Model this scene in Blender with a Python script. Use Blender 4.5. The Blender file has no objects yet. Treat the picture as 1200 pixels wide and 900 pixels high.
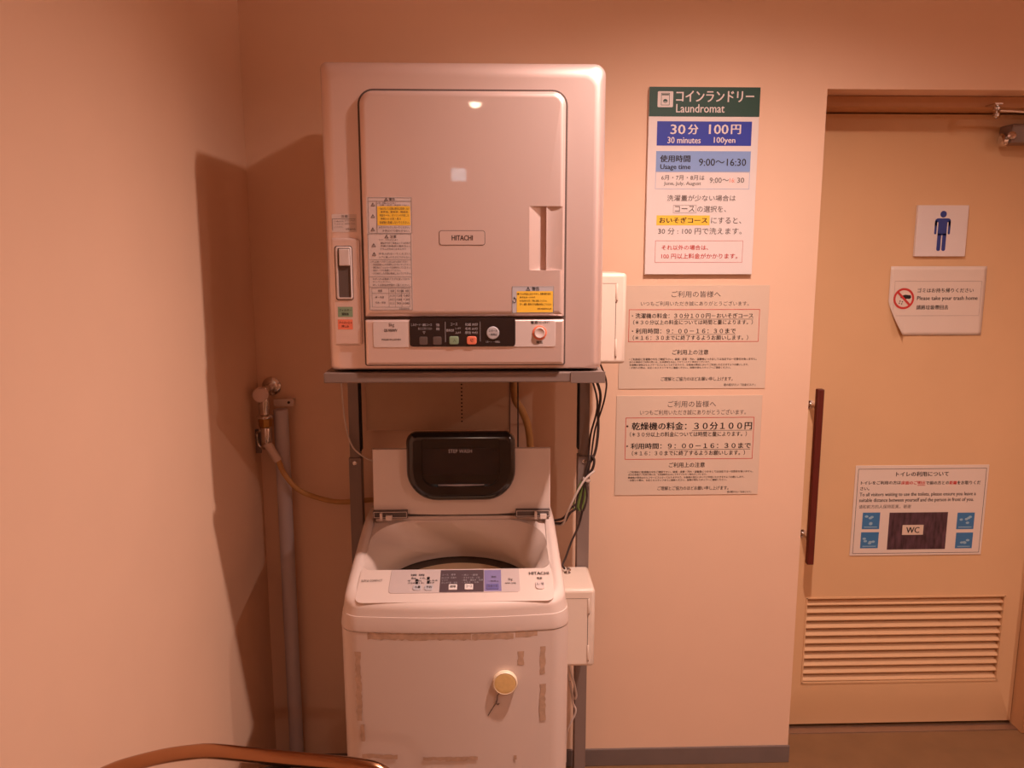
import bpy, bmesh, math, random
from math import sin, cos, pi, radians, sqrt
from mathutils import Vector, Matrix

random.seed(7)
SC = bpy.context.scene
COL = SC.collection

# ---------------------------------------------------------------- camera
# metres; X right, Y into the wall (main wall is Y = 0), Z up
cam_data = bpy.data.cameras.new('camera')
cam = bpy.data.objects.new('camera', cam_data)
COL.objects.link(cam)
cam.location = (0.0, -2.4365, 1.6824)
cam.rotation_euler = (radians(90 - 9.3575), 0, radians(-1.8))
cam_data.sensor_width = 36
cam_data.lens = 28.5
cam_data.clip_start = 0.02
SC.camera = cam

# ---------------------------------------------------------------- world, exposure
world = bpy.data.worlds.new('world')
SC.world = world
world.use_nodes = True
world.node_tree.nodes['Background'].inputs[0].default_value = (1.0, 0.6, 0.4, 1)
world.node_tree.nodes['Background'].inputs[1].default_value = 0.02
SC.view_settings.view_transform = 'Standard'
SC.view_settings.look = 'None'
SC.view_settings.gamma = 1
SC.view_settings.use_curve_mapping = False
SC.view_settings.exposure = 0.0

CEIL = 2.668
LAMP_COL = (1.0, 0.72, 0.64)
# downlights: x, y, watts, beam
DOWNLIGHTS = [(0.65, -0.97, 178.0, 154), (2.51, -2.28, 190.0, 172), (-0.068, -4.42, 80.0, 156)]
DOWN_LABELS = ['round recessed ceiling downlight above the space right of the clothes dryer',
               'round recessed ceiling downlight out in front of the toilet door',
               'round recessed ceiling downlight far back, mirrored in the dryer door']

# ---------------------------------------------------------------- materials
def lin(c):
    return tuple(((v / 255) / 12.92 if v <= 10 else (((v / 255) + 0.055) / 1.055) ** 2.4) for v in c)

MATS = {}
def mat(name, rgb, rough=0.5, metal=0.0, vary=0.0, scale=20.0, bump=0.0, coat=0.0, coat_rough=0.05,
        spec=0.5, emit=0.0, stretch=(1, 1, 1)):
    if name in MATS:
        return MATS[name]
    m = bpy.data.materials.new(name)
    m.use_nodes = True
    nt = m.node_tree
    b = nt.nodes['Principled BSDF']
    c = lin(rgb)
    b.inputs['Base Color'].default_value = (*c, 1)
    b.inputs['Roughness'].default_value = rough
    b.inputs['Metallic'].default_value = metal
    b.inputs['Specular IOR Level'].default_value = spec
    b.inputs['Coat Weight'].default_value = coat
    b.inputs['Coat Roughness'].default_value = coat_rough
    if emit:
        b.inputs['Emission Color'].default_value = (*c, 1)
        b.inputs['Emission Strength'].default_value = emit
    if vary or bump:
        tc = nt.nodes.new('ShaderNodeTexCoord')
        mp = nt.nodes.new('ShaderNodeMapping')
        mp.inputs['Scale'].default_value = stretch
        nz = nt.nodes.new('ShaderNodeTexNoise')
        nz.inputs['Scale'].default_value = scale
        nz.inputs['Detail'].default_value = 5
        nt.links.new(tc.outputs['Object'], mp.inputs['Vector'])
        nt.links.new(mp.outputs['Vector'], nz.inputs['Vector'])
        if vary:
            rp = nt.nodes.new('ShaderNodeValToRGB')
            rp.color_ramp.elements[0].position = 0.3
            rp.color_ramp.elements[1].position = 0.7
            rp.color_ramp.elements[0].color = (*[v * (1 - vary) for v in c], 1)
            rp.color_ramp.elements[1].color = (*[min(1, v * (1 + vary)) for v in c], 1)
            nt.links.new(nz.outputs['Fac'], rp.inputs['Fac'])
            nt.links.new(rp.outputs['Color'], b.inputs['Base Color'])
        if bump:
            bp = nt.nodes.new('ShaderNodeBump')
            bp.inputs['Strength'].default_value = bump
            bp.inputs['Distance'].default_value = 0.002
            nt.links.new(nz.outputs['Fac'], bp.inputs['Height'])
            nt.links.new(bp.outputs['Normal'], b.inputs['Normal'])
    MATS[name] = m
    return m

M_WALL = mat('wall paint', (236, 200, 172), 0.75, vary=0.012, scale=6, bump=0.05)
M_CEIL = mat('ceiling paint', (240, 212, 190), 0.85, vary=0.01, scale=8)
M_FLOOR = mat('vinyl floor', (132, 98, 66), 0.45, vary=0.10, scale=9, bump=0.05)
M_BASE = mat('skirting vinyl', (118, 104, 98), 0.5, vary=0.05, scale=15)
M_DOOR = mat('door paint', (224, 183, 138), 0.5, vary=0.02, scale=5)
M_LOUV = mat('louver paint', (222, 180, 136), 0.45, vary=0.02, scale=10)
M_FRAME = mat('door frame paint', (200, 150, 106), 0.5, vary=0.02)
M_DARKGAP = mat('dark gap', (24, 18, 15), 0.9, vary=0.1)
M_WHITE = mat('white enamel', (238, 219, 213), 0.41, metal=0.65, vary=0.006, scale=4, coat=0.6, coat_rough=0.025)
M_WHITEP = mat('white plastic', (216, 200, 195), 0.35, vary=0.006, scale=6, coat=0.25, coat_rough=0.12)
M_WASH = mat('washer enamel', (226, 208, 198), 0.4, vary=0.01, scale=5, coat=0.3, coat_rough=0.15)
M_SEAM = mat('seam shadow gap', (96, 80, 74), 0.7, vary=0.05)
M_BLACK = mat('black print', (30, 24, 24), 0.6, vary=0.05)
M_GREYTXT = mat('grey print', (92, 80, 76), 0.6, vary=0.05)
M_PANELBLK = mat('black control film', (30, 20, 22), 0.25, vary=0.03, coat=0.4)
M_SILVER = mat('silver print', (190, 186, 190), 0.4, vary=0.03)
M_SIGN = mat('sign board white', (230, 220, 216), 0.45, vary=0.006, scale=5)
M_PAPER = mat('laminated paper', (222, 200, 180), 0.35, vary=0.015, scale=7)
M_PAPER2 = mat('door notice paper', (228, 212, 198), 0.4, vary=0.015, scale=7)
M_GREEN = mat('dark green print', (34, 74, 62), 0.5, vary=0.04)
M_BLUE = mat('royal blue print', (44, 62, 170), 0.5, vary=0.03)
M_PALEBLUE = mat('pale blue print', (134, 164, 216), 0.5, vary=0.02)
M_NAVY = mat('navy print', (44, 62, 140), 0.5, vary=0.03)
M_YELLOW = mat('yellow print', (250, 202, 70), 0.5, vary=0.02)
M_RED = mat('red print', (204, 58, 52), 0.5, vary=0.03)
M_SALMON = mat('salmon sticker', (240, 130, 100), 0.5, vary=0.03)
M_GRNSTK = mat('green sticker', (136, 160, 130), 0.5, vary=0.03)
M_STEELP = mat('grey painted steel', (134, 116, 108), 0.45, vary=0.03, scale=12)
M_STEELD = mat('tan perforated steel', (180, 146, 118), 0.5, vary=0.03, scale=12)  # the sheet's own tan tone, close to the wall colour
M_CHROME = mat('chrome', (214, 208, 204), 0.18, metal=1.0, vary=0.04)
M_BRASS = mat('brass', (176, 140, 84), 0.35, metal=1.0, vary=0.06)
M_TUBSTEEL = mat('tub steel', (100, 88, 80), 0.38, metal=0.6, vary=0.08, scale=30)
M_PVC = mat('grey pvc pipe', (196, 184, 186), 0.45, vary=0.03, scale=8)
M_HOSE = mat('tan hose', (196, 150, 92), 0.5, vary=0.06, scale=30)
M_HOSEW = mat('white hose collar', (222, 200, 188), 0.5, vary=0.03)
M_KNOB = mat('pale tap knob', (226, 200, 190), 0.45, vary=0.03)
M_CABLEB = mat('black cable', (58, 44, 40), 0.5, vary=0.08)
M_CABLEW = mat('white cable', (216, 200, 190), 0.5, vary=0.04)
M_CABLEG = mat('green earth wire', (104, 122, 60), 0.5, vary=0.08)
M_GLOSSBLK = mat('glossy black plastic', (26, 20, 20), 0.2, vary=0.05, coat=0.8, coat_rough=0.09)
M_SMOKE = mat('dark grey pocket', (44, 34, 34), 0.22, vary=0.06, coat=0.3)
M_WPANEL = mat('washer silver panel', (202, 186, 182), 0.35, vary=0.02)
M_WDARK = mat('washer dark panel', (92, 76, 80), 0.3, vary=0.03)
M_WBLUE = mat('washer violet panel', (138, 128, 172), 0.35, vary=0.03)
M_TAPE = mat('tape residue', (196, 164, 140), 0.7, vary=0.16, scale=60)
M_CREAM = mat('cream plastic', (246, 226, 196), 0.4, vary=0.02)
M_BADGEY = mat('pale yellow badge face', (240, 206, 140), 0.45, vary=0.05, scale=120)
M_BOX = mat('ivory coin box enamel', (236, 218, 202), 0.38, vary=0.01, coat=0.3)
M_HANDLE = mat('dark red lacquered wood', (98, 34, 26), 0.4, vary=0.12, scale=14, stretch=(8, 8, 1))
M_BRONZE = mat('bronze tube', (176, 132, 98), 0.2, metal=1.0, vary=0.05)
M_SEAT = mat('black vinyl upholstery', (34, 27, 26), 0.5, vary=0.08, bump=0.1)
M_RUBBER = mat('black rubber', (30, 26, 25), 0.7, vary=0.08)
M_ICON = mat('blue icon print', (62, 120, 170), 0.5, vary=0.05)
M_ICONL = mat('light icon print', (150, 186, 206), 0.5, vary=0.05)
M_PHOTO = mat('dark printed photo', (78, 54, 62), 0.45, vary=0.55, scale=55, stretch=(1.6, 1, 0.4))
M_THRESH = mat('threshold strip metal', (190, 170, 156), 0.3, metal=0.9, vary=0.05)
M_LENS = mat('lamp lens', (255, 226, 196), 0.4, emit=70.0)
M_PALE = mat('cool lit panel', (196, 232, 244), 0.4, emit=9.0)

# ---------------------------------------------------------------- builders
def set_shade(me, sharp=35):
    """smooth shading, with the large plane faces kept flat so that they mirror truly"""
    b = bmesh.new()
    b.from_mesh(me)
    b.faces.ensure_lookup_table()
    flat = []
    for f in b.faces:
        if len(f.verts) > 4:
            flat.append(f.index)
            continue
        nb = [g.calc_area() for e in f.edges for g in e.link_faces if g is not f]
        if nb and f.calc_area() > 6 * sum(nb) / len(nb):
            flat.append(f.index)
    b.free()
    me.shade_smooth()
    me.set_sharp_from_angle(angle=radians(sharp))
    for k in flat:
        p = me.polygons[k]
        for li in p.loop_indices:
            me.edges[me.loops[li].edge_index].use_edge_sharp = True

class MB:
    """collects shapes in world metres and links them as ONE mesh object"""
    def __init__(self):
        self.bm = bmesh.new()

    def _loop(self, pts):
        return [self.bm.verts.new(p) for p in pts]

    def bridge(self, a, b, closed=True):
        n = len(a)
        for i in range(n if closed else n - 1):
            j = (i + 1) % n
            try:
                self.bm.faces.new((a[i], a[j], b[j], b[i]))
            except ValueError:
                pass

    def loft(self, rings, cap0=True, cap1=True, closed=True):
        L = [self._loop(r) for r in rings]
        for a, b in zip(L, L[1:]):
            self.bridge(a, b, closed)
        if cap0:
            self.bm.faces.new(list(reversed(L[0])))
        if cap1:
            self.bm.faces.new(L[-1])
        return self

    def box(self, x0, x1, y0, y1, z0, z1, bev=0.0, seg=2):
        x0, x1 = min(x0, x1), max(x0, x1)
        y0, y1 = min(y0, y1), max(y0, y1)
        z0, z1 = min(z0, z1), max(z0, z1)
        v = self._loop([(x0, y0, z0), (x1, y0, z0), (x1, y1, z0), (x0, y1, z0),
                        (x0, y0, z1), (x1, y0, z1), (x1, y1, z1), (x0, y1, z1)])
        fs = [self.bm.faces.new([v[i] for i in f]) for f in
              ((3, 2, 1, 0), (4, 5, 6, 7), (0, 1, 5, 4), (1, 2, 6, 5), (2, 3, 7, 6), (3, 0, 4, 7))]
        if bev:
            es = list({e for f in fs for e in f.edges})
            bmesh.ops.bevel(self.bm, geom=es, offset=bev, segments=seg, affect='EDGES', clamp_overlap=True, profile=0.5)
        return self

    def slab(self, outline, yf, yb, bev=0.0, seg=4):
        """rounded outline(inset) -> [(x, z)]; front face at yf, back at yb, rounded front edge"""
        rings = [[(x, yb, z) for x, z in outline(0)]]
        if bev:
            for k in range(seg + 1):
                t = k / seg * pi / 2
                ins = bev * (1 - cos(t))
                rings.append([(x, yf + bev * (1 - sin(t)), z) for x, z in outline(ins)])
        else:
            rings.append([(x, yf, z) for x, z in outline(0)])
        return self.loft(rings)

    def flat(self, pts):
        """one flat polygon facing -Y, points (x, y, z)"""
        self.bm.faces.new(self._loop(pts))
        return self

    def rect(self, x0, z0, x1, z1, y):
        x0, x1 = min(x0, x1), max(x0, x1)
        z0, z1 = min(z0, z1), max(z0, z1)
        return self.flat([(x0, y, z0), (x1, y, z0), (x1, y, z1), (x0, y, z1)])

    def frame(self, x0, z0, x1, z1, y, w):
        x0, x1 = min(x0, x1), max(x0, x1)
        z0, z1 = min(z0, z1), max(z0, z1)
        self.rect(x0, z0, x1, z0 + w, y)
        self.rect(x0, z1 - w, x1, z1, y)
        self.rect(x0, z0 + w, x0 + w, z1 - w, y)
        self.rect(x1 - w, z0 + w, x1, z1 - w, y)
        return self

    def lathe(self, prof, o, axis=(0, 0, 1), n=32, cap0=True, cap1=True):
        """prof = [(radius, distance along axis)]"""
        a = Vector(axis).normalized()
        u = a.orthogonal().normalized()
        w = a.cross(u)
        o = Vector(o)
        rings = []
        for r, t in prof:
            r = max(r, 1e-4)
            rings.append([o + a * t + (u * cos(2 * pi * k / n) + w * sin(2 * pi * k / n)) * r for k in range(n)])
        return self.loft(rings, cap0, cap1)

    def tube(self, pts, r, n=10, smooth=6, closed=False):
        P = [Vector(p) for p in pts]
        if smooth > 1 and len(P) > 2:
            Q = []
            m = len(P)
            for i in range(m - 1):
                p0 = P[max(i - 1, 0)]; p1 = P[i]; p2 = P[i + 1]; p3 = P[min(i + 2, m - 1)]
                for k in range(smooth):
                    t = k / smooth
                    Q.append(0.5 * ((2 * p1) + (p2 - p0) * t + (2 * p0 - 5 * p1 + 4 * p2 - p3) * t * t
                                    + (3 * p1 - p0 - 3 * p2 + p3) * t ** 3))
            Q.append(P[-1])
            P = Q
        rings = []
        tn = (P[1] - P[0]).normalized()
        u = tn.orthogonal().normalized()
        for i, p in enumerate(P):
            t2 = (P[min(i + 1, len(P) - 1)] - P[max(i - 1, 0)]).normalized()
            q = tn.rotation_difference(t2)
            u = (q @ u).normalized()
            tn = t2
            w = tn.cross(u)
            rings.append([p + (u * cos(2 * pi * k / n) + w * sin(2 * pi * k / n)) * r for k in range(n)])
        return self.loft(rings)

    def text(self, s, x0, z0, x1, z1, y, bold=0.0, fn=None):
        """flat lettering fitted to the box x0..x1, z0..z1 on the plane y (or mapped through fn(x, z))"""
        c = bpy.data.curves.new('lettering_curve', 'FONT')
        c.body = s
        c.resolution_u = 2
        o = bpy.data.objects.new('lettering_curve', c)
        COL.objects.link(o)
        dg = bpy.context.evaluated_depsgraph_get()
        me = bpy.data.meshes.new_from_object(o.evaluated_get(dg))
        xs = [v.co.x for v in me.vertices]; ys = [v.co.y for v in me.vertices]
        if xs:
            ax, bx, ay, by = min(xs), max(xs), min(ys), max(ys)
            x0, x1 = min(x0, x1), max(x0, x1)
            z0, z1 = min(z0, z1), max(z0, z1)
            sx = (x1 - x0) / max(bx - ax, 1e-6); sz = (z1 - z0) / max(by - ay, 1e-6)
            w = bold * abs(z1 - z0) * 0.9
            for k, (sh, sv) in enumerate(((-w, 0), (w, 0), (0, w * 0.6)) if bold else ((0, 0),)):
                vs = []
                for v in me.vertices:
                    X = x0 + (v.co.x - ax) * sx + sh; Z = z0 + (v.co.y - ay) * sz + sv
                    vs.append(self.bm.verts.new(fn(X, Z) if fn else (X, y - k * 0.00003, Z)))
                for p in me.polygons:
                    try:
                        self.bm.faces.new([vs[i] for i in p.vertices])
                    except ValueError:
                        pass
        bpy.data.objects.remove(o)
        bpy.data.meshes.remove(me)
        bpy.data.curves.remove(c)
        return self

    def obj(self, name, m, parent=None, origin=None, recalc=True, sharp=35):
        if recalc:
            bmesh.ops.recalc_face_normals(self.bm, faces=self.bm.faces[:])
        off = Vector((0, 0, 0))
        p = parent
        while p is not None:
            off += p.location
            p = p.parent
        if origin is not None:
            off = Vector(origin)
        for v in self.bm.verts:
            v.co -= off
        me = bpy.data.meshes.new(name)
        self.bm.to_mesh(me)
        self.bm.free()
        me.materials.append(m)
        set_shade(me, sharp)
        o = bpy.data.objects.new(name, me)
        COL.objects.link(o)
        if parent is not None:
            o.parent = parent
        elif origin is not None:
            o.location = origin
        return o

class Lines:
    """several lettering lines or rules: every call becomes a part of its own"""
    def __init__(self):
        self.items = []
    def _add(self, fn, *a):
        b = MB()
        getattr(b, fn)(*a)
        self.items.append((b, fn))
        return self
    def text(self, *a):
        return self._add('text', *a)
    def rect(self, *a):
        return self._add('rect', *a)
    def frame(self, *a):
        return self._add('frame', *a)
    def obj(self, name, m, parent=None):
        for b, fn in self.items:
            b.obj(name if fn == 'text' else ('ruled_line' if fn == 'rect' else 'ruled_frame'), m, parent)

def thing(name, label, cat, loc=(0, 0, 0), group=None):
    o = bpy.data.objects.new(name, None)
    o.empty_display_size = 0.05
    COL.objects.link(o)
    o.location = loc
    o['label'] = label
    o['category'] = cat
    if group:
        o['group'] = group
    return o

def tag(o, label, cat, group=None):
    o['label'] = label
    o['category'] = cat
    if group:
        o['group'] = group
    return o

def struct(o):
    o['kind'] = 'structure'
    return o

def cut(o, *builders):
    """subtract the closed shapes of the builders from o"""
    tmp = []
    for b in builders:
        c = b.obj('cutter', M_WHITE)
        tmp.append(c)
        md = o.modifiers.new('cut', 'BOOLEAN')
        md.operation = 'DIFFERENCE'
        md.solver = 'EXACT'
        md.object = c
    bpy.context.view_layer.update()
    dg = bpy.context.evaluated_depsgraph_get()
    me = bpy.data.meshes.new_from_object(o.evaluated_get(dg))
    o.modifiers.clear()
    old = o.data
    nm = old.name
    o.data = me
    bpy.data.meshes.remove(old)
    me.name = nm
    while len(me.materials) > 1:
        me.materials.pop()
    for c in tmp:
        d = c.data
        bpy.data.objects.remove(c)
        bpy.data.meshes.remove(d)
    set_shade(me)

def rr(x0, z0, x1, z1, r, seg=6):
    """rounded rectangle as a function of inset; r = one radius or (bl, br, tr, tl)"""
    x0, x1 = min(x0, x1), max(x0, x1)
    z0, z1 = min(z0, z1), max(z0, z1)
    rs = r if isinstance(r, (tuple, list)) else (r, r, r, r)
    def f(ins=0.0):
        a0, a1, b0, b1 = x0 + ins, x1 - ins, z0 + ins, z1 - ins
        out = []
        for (cx, cz, sx, sz, st, rad) in ((a0, b0, 1, 1, pi, rs[0]), (a1, b0, -1, 1, 1.5 * pi, rs[1]),
                                          (a1, b1, -1, -1, 0, rs[2]), (a0, b1, 1, -1, 0.5 * pi, rs[3])):
            q = max(rad - ins, 0.0006)
            for k in range(seg + 1):
                t = st + k / seg * pi / 2
                out.append((cx + sx * q + q * cos(t), cz + sz * q + q * sin(t)))
        return out
    return f

def poly_inset(pts):
    cx = sum(p[0] for p in pts) / len(pts); cz = sum(p[1] for p in pts) / len(pts)
    def f(ins=0.0):
        out = []
        for x, z in pts:
            d = sqrt((x - cx) ** 2 + (z - cz) ** 2)
            k = 1 - ins / max(d, 1e-6)
            out.append((cx + (x - cx) * k, cz + (z - cz) * k))
        return out
    return f

def circ(cx, cz, r, n=24):
    def f(ins=0.0):
        return [(cx + (r - ins) * cos(2 * pi * k / n), cz + (r - ins) * sin(2 * pi * k / n)) for k in range(n)]
    return f

def warn_triangle(b, cx, cz, s, y):
    """outlined warning triangle with an exclamation stroke"""
    P = [(-s / 2, -s * .43), (s / 2, -s * .43), (0, s * .43)]
    q = [(x * .62, z * .62 - s * .05) for x, z in P]
    for i in range(3):
        j = (i + 1) % 3
        b.flat([(cx + P[i][0], y, cz + P[i][1]), (cx + P[j][0], y, cz + P[j][1]),
                (cx + q[j][0], y, cz + q[j][1]), (cx + q[i][0], y, cz + q[i][1])])
    b.rect(cx - s * .05, cz - s * .12, cx + s * .05, cz + s * .16, y)
    b.rect(cx - s * .05, cz - s * .24, cx + s * .05, cz - s * .16, y)

# ---------------------------------------------------------------- the room
XL, XR, YR = -0.692, 3.3, -5.7            # left wall, right wall, rear wall
DX0, DX1, DTOP, DREC = 0.995, 1.915, 2.146, 0.20

struct(MB().box(XL - 0.1, XR + 0.1, YR - 0.1, 0.35, -0.12, 0.0).obj('floor', M_FLOOR))
struct(MB().box(XL - 0.1, XR + 0.1, YR - 0.1, 0.35, CEIL, CEIL + 0.1).obj('ceiling', M_CEIL))
struct(MB().box(XL - 0.1, XL, YR - 0.1, 0.35, 0, CEIL).obj('wall_left', M_WALL))
struct(MB().box(XR, XR + 0.1, YR - 0.1, 0.35, 0, CEIL).obj('wall_right', M_WALL))
struct(MB().box(XL, XR, YR - 0.1, YR, 0, CEIL).obj('wall_rear', M_WALL))
b = MB()                                   # back wall with the door recess left open
b.box(XL, DX0, 0, 0.35, 0, CEIL)
b.box(DX1, XR, 0, 0.35, 0, CEIL)
b.box(DX0, DX1, 0, 0.35, DTOP, CEIL)
b.box(DX0, DX1, DREC + 0.05, 0.35, 0, DTOP)
struct(b.obj('wall_back', M_WALL))
struct(MB().box(XL, DX0 + 0.004, -0.008, 0.0, 0, 0.060, 0.002).obj('baseboard_back', M_BASE))
struct(MB().box(XL, XL + 0.008, YR, -0.009, 0, 0.060, 0.002).obj('baseboard_left', M_BASE))
struct(MB().box(DX1, XR, -0.008, 0.0, 0, 0.060, 0.002).obj('baseboard_right', M_BASE))

# door frame and threshold
b = MB()
b.box(DX0, DX1, 0.095, 0.25, 2.112, DTOP - 0.001, 0.002)
b.box(DX1 - 0.035, DX1, 0.13, 0.25, 0, 2.112, 0.002)
struct(b.obj('trim_1', M_FRAME))
struct(MB().box(DX0, DX1, 0.150, 0.19, 0.0, 0.004, 0.001).obj('trim_2', M_THRESH))

# the toilet door
YD = 0.19
door = thing('door_1', 'cream toilet door with louvered vent at the bottom', 'door', (1.44, YD, 0))
del door['category']
door['kind'] = 'structure'
d = MB().box(DX0 + 0.004, DX1 - 0.037, YD, YD + 0.04, 0.012, 2.108, 0.002).obj('door_leaf', M_DOOR, door)
vx0, vz1 = (1.1065, 0.4909)
vx1, vz0 = (1.8127, 0.1697)
cut(d, MB().box(vx0, vx1, YD - 0.02, YD + 0.06, vz0, vz1))
b = MB()
b.box(vx0, vx1, YD + 0.034, YD + 0.039, vz0, vz1)
b.obj('louver_backing', M_DARKGAP, door)
b = MB()
fw = 0.004
b.box(vx0, vx1, YD - 0.003, YD + 0.03, vz1 - fw, vz1 + 0.001)
b.box(vx0, vx1, YD - 0.003, YD + 0.03, vz0 - 0.001, vz0 + fw)
b.box(vx0 - 0.001, vx0 + fw, YD - 0.003, YD + 0.03, vz0, vz1)
b.box(vx1 - fw, vx1 + 0.001, YD - 0.003, YD + 0.03, vz0, vz1)
b.obj('louver_frame', M_DOOR, door)
NS = 11
ph = (vz1 - vz0 - 2 * fw) / NS
for k in range(NS):
    zt = vz1 - fw - ph * k
    # each slat slopes outwards as it comes down
    prof = [(YD + 0.030, zt - 0.002), (YD + 0.026, zt - 0.002), (YD + 0.002, zt - ph * 0.80), (YD + 0.002, zt - ph * 0.90),
            (YD + 0.006, zt - ph * 0.90), (YD + 0.030, zt - ph * 0.15)]
    MB().loft([[(vx0 + fw, y, z) for y, z in prof], [(vx1 - fw, y, z) for y, z in prof]]).obj('louver_slat', M_LOUV, door)

# pull handle: lacquered bar on two steel stand-offs
hnd = MB().box(1.067, 1.089, 0.105, 0.128, 0.645, 1.240, 0.003).obj('door_handle', M_HANDLE, door)
hnd['label'] = 'dark red lacquered pull bar'
for zz in (1.176, 0.727):
    MB().lathe([(0.011, 0), (0.011, 0.003), (0.007, 0.005), (0.007, 0.056), (0.014, 0.058), (0.014, 0.064)],
               (1.078, 0.1265, zz), (0, 1, 0), 20).obj('handle_standoff', M_CHROME, hnd)

# door closer at the top right
cl = thing('door_closer', 'metal door closer with a jointed arm at the top right of the toilet door', 'door closer', (1.72, YD, 2.04))
MB().box(1.632, 1.86, 0.120, YD - 0.0005, 2.012, 2.070, 0.006).obj('closer_body', M_STEELP, cl)
b = MB()
b.lathe([(0.017, 0), (0.020, 0.004), (0.020, 0.016), (0.013, 0.020)], (1.632, 0.148, 2.024), (-1, 0, 0), 20)
b.lathe([(0.012, 0), (0.012, 0.014), (0.006, 0.018)], (1.632, 0.126, 2.034), (-0.3, -1, 0), 16)
b.obj('adjuster_cap', M_CHROME, cl)
b = MB()
b.tube([(1.545, 0.055, 2.098), (1.62, 0.062, 2.096), (1.70, 0.07, 2.090)], 0.0045, 8)
b.tube([(1.700, 0.07, 2.085), (1.730, 0.11, 2.082), (1.760, 0.150, 2.082)], 0.006, 8)
b.lathe([(0.008, 0), (0.008, 0.016)], (1.760, 0.150, 2.069), (0, 0, 1), 12)
b.obj('closer_arm', M_CHROME, cl)
b = MB()
b.lathe([(0.006, 0), (0.011, 0.002), (0.011, 0.010), (0.006, 0.013)], (1.536, 0.055, 2.097), (0, 0, 1), 16)
b.lathe([(0.006, 0), (0.010, 0.002), (0.010, 0.010), (0.006, 0.012)], (1.536, 0.055, 2.078), (0, 0, 1), 16)
b.lathe([(0.004, 0), (0.004, 0.036)], (1.536, 0.055, 2.074), (0, 0, 1), 12)
b.box(1.524, 1.548, 0.045, 0.097, 2.114, 2.118)
b.lathe([(0.005, 0), (0.005, 0.010)], (1.536, 0.055, 2.108), (0, 0, 1), 12)
b.obj('arm_joint', M_CHROME, cl)

# ---------------------------------------------------------------- downlights
for (lx, ly, pw, beam), lab in zip(DOWNLIGHTS, DOWN_LABELS):
    t = thing('downlight', lab, 'ceiling light', (lx, ly, CEIL), 'recessed downlights in the ceiling')
    MB().lathe([(0.060, -0.0005), (0.060, -0.006), (0.056, -0.010), (0.042, -0.010), (0.040, -0.004), (0.040, -0.0005)],
               (lx, ly, CEIL), (0, 0, 1), 40, False, False).obj('trim_ring', M_WHITEP, t)
    MB().lathe([(0.039, -0.001), (0.039, -0.012), (0.036, -0.024), (0.028, -0.033), (0.015, -0.038), (0.001, -0.0395)], (lx, ly, CEIL), (0, 0, 1), 32).obj('lens', M_LENS, t)
    ld = bpy.data.lights.new('downlight_lamp', 'SPOT')
    ld.shadow_soft_size = 0.03
    ld.spot_size = radians(beam)
    ld.spot_blend = 1.0
    ld.energy = pw
    ld.color = LAMP_COL
    lo = bpy.data.objects.new('lamp', ld)
    COL.objects.link(lo)
    lo.parent = t
    lo.location = (0, 0, -0.043)

# lit panel at the far end of the hall (seen only as a reflection in the dryer door)
b = MB()
b.box(-0.30, -0.15, YR, YR + 0.05, 2.235, 2.365, 0.004)
t = thing('lit_panel', 'pale lit panel on the far wall, mirrored as a square in the dryer door', 'light panel', (-0.225, YR, 2.235))
b.obj('housing', M_WHITEP, t)
MB().box(-0.285, -0.165, YR + 0.0502, YR + 0.054, 2.25, 2.35).obj('glowing_face', M_PALE, t)

# ---------------------------------------------------------------- clothes dryer on its stand
YF = -0.57                                  # front plane of the cabinet
dry = thing('clothes_dryer', 'white clothes dryer with a big square door, on the grey stand above the washing machine',
            'clothes dryer', (-0.05, -0.37, 1.404))
cab = MB().slab(lambda i: rr(-0.3655 + 0.8 * i, 1.4065 + 0.22 * i, 0.2705 - 0.8 * i, 2.0935 - i, (0.010, 0.014, 0.026, 0.014), 8)(0), YF, -0.13, 0.036, 12)
cab.obj('cabinet', M_WHITE, dry)
dx0, dz1 = (-0.2763, 2.0272)
dx1, _ = (0.1778, 1.8583)
pz0 = 1.4221
pz1 = 1.5298
MB().slab(rr(dx0 - 0.0045, pz0 - 0.003, dx1 + 0.0045, dz1 + 0.0045, (0.006, 0.006, 0.034, 0.034), 8),
          YF - 0.0015, YF + 0.004).obj('groove_shade', M_SEAM, dry)  # dark slab stands in for the shaded groove around door and fascia
DYF = -0.588
dd = MB().slab(rr(dx0, pz1 + 0.003, dx1, dz1, (0.003, 0.003, 0.030, 0.030), 8), DYF, YF - 0.0016, 0.014, 8).obj('dryer_door', M_WHITE, dry)
gx0, gz1 = (0.0972, 1.78)
gx1, gz0 = (0.1741, 1.6384)
gxm = 0.1349
b = MB()                                     # finger pocket: a ramp going in, undercut behind the grip
b.loft([[(gx0, DYF - 0.004, z), (gx0, DYF, z), (gxm + 0.0005, DYF + 0.0158, z), (gxm + 0.0005, DYF - 0.004, z)] for z in (gz0, gz1)])
b2 = MB()
b2.loft([[(gxm, DYF - 0.02, z), (gxm, DYF + 0.001, z), (gxm + 0.012, DYF + 0.005, z), (gx1 - 0.006, DYF + 0.003, z),
          (gx1 + 0.02, DYF + 0.0005, z), (gx1 + 0.02, DYF - 0.02, z)] for z in (gz0, gz1)])
cut(dd, b, b2)
MB().slab(rr(dx0, pz0, dx1, pz1 - 0.003, (0.004, 0.004, 0.003, 0.003), 6), DYF + 0.001, YF - 0.0016, 0.007, 5).obj('control_fascia', M_WHITE, dry)
bx = (-0.2587, 1.4634, 0.1579, 1.524)
CFY = DYF + 0.001
FR = MB()
FR.slab(rr(*bx, 0.006), CFY - 0.0012, CFY + 0.003, 0.001, 2)
FR.obj('fascia_inlay', M_WHITEP, dry)
IY = CFY - 0.0012
bx = (-0.1754, 1.4654, 0.0659, 1.5302)
cp = MB().slab(rr(*bx, 0.007), IY - 0.0015, IY + 0.003, 0.001, 2).obj('control_panel', M_PANELBLK, dry)
PY = IY - 0.0015
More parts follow.
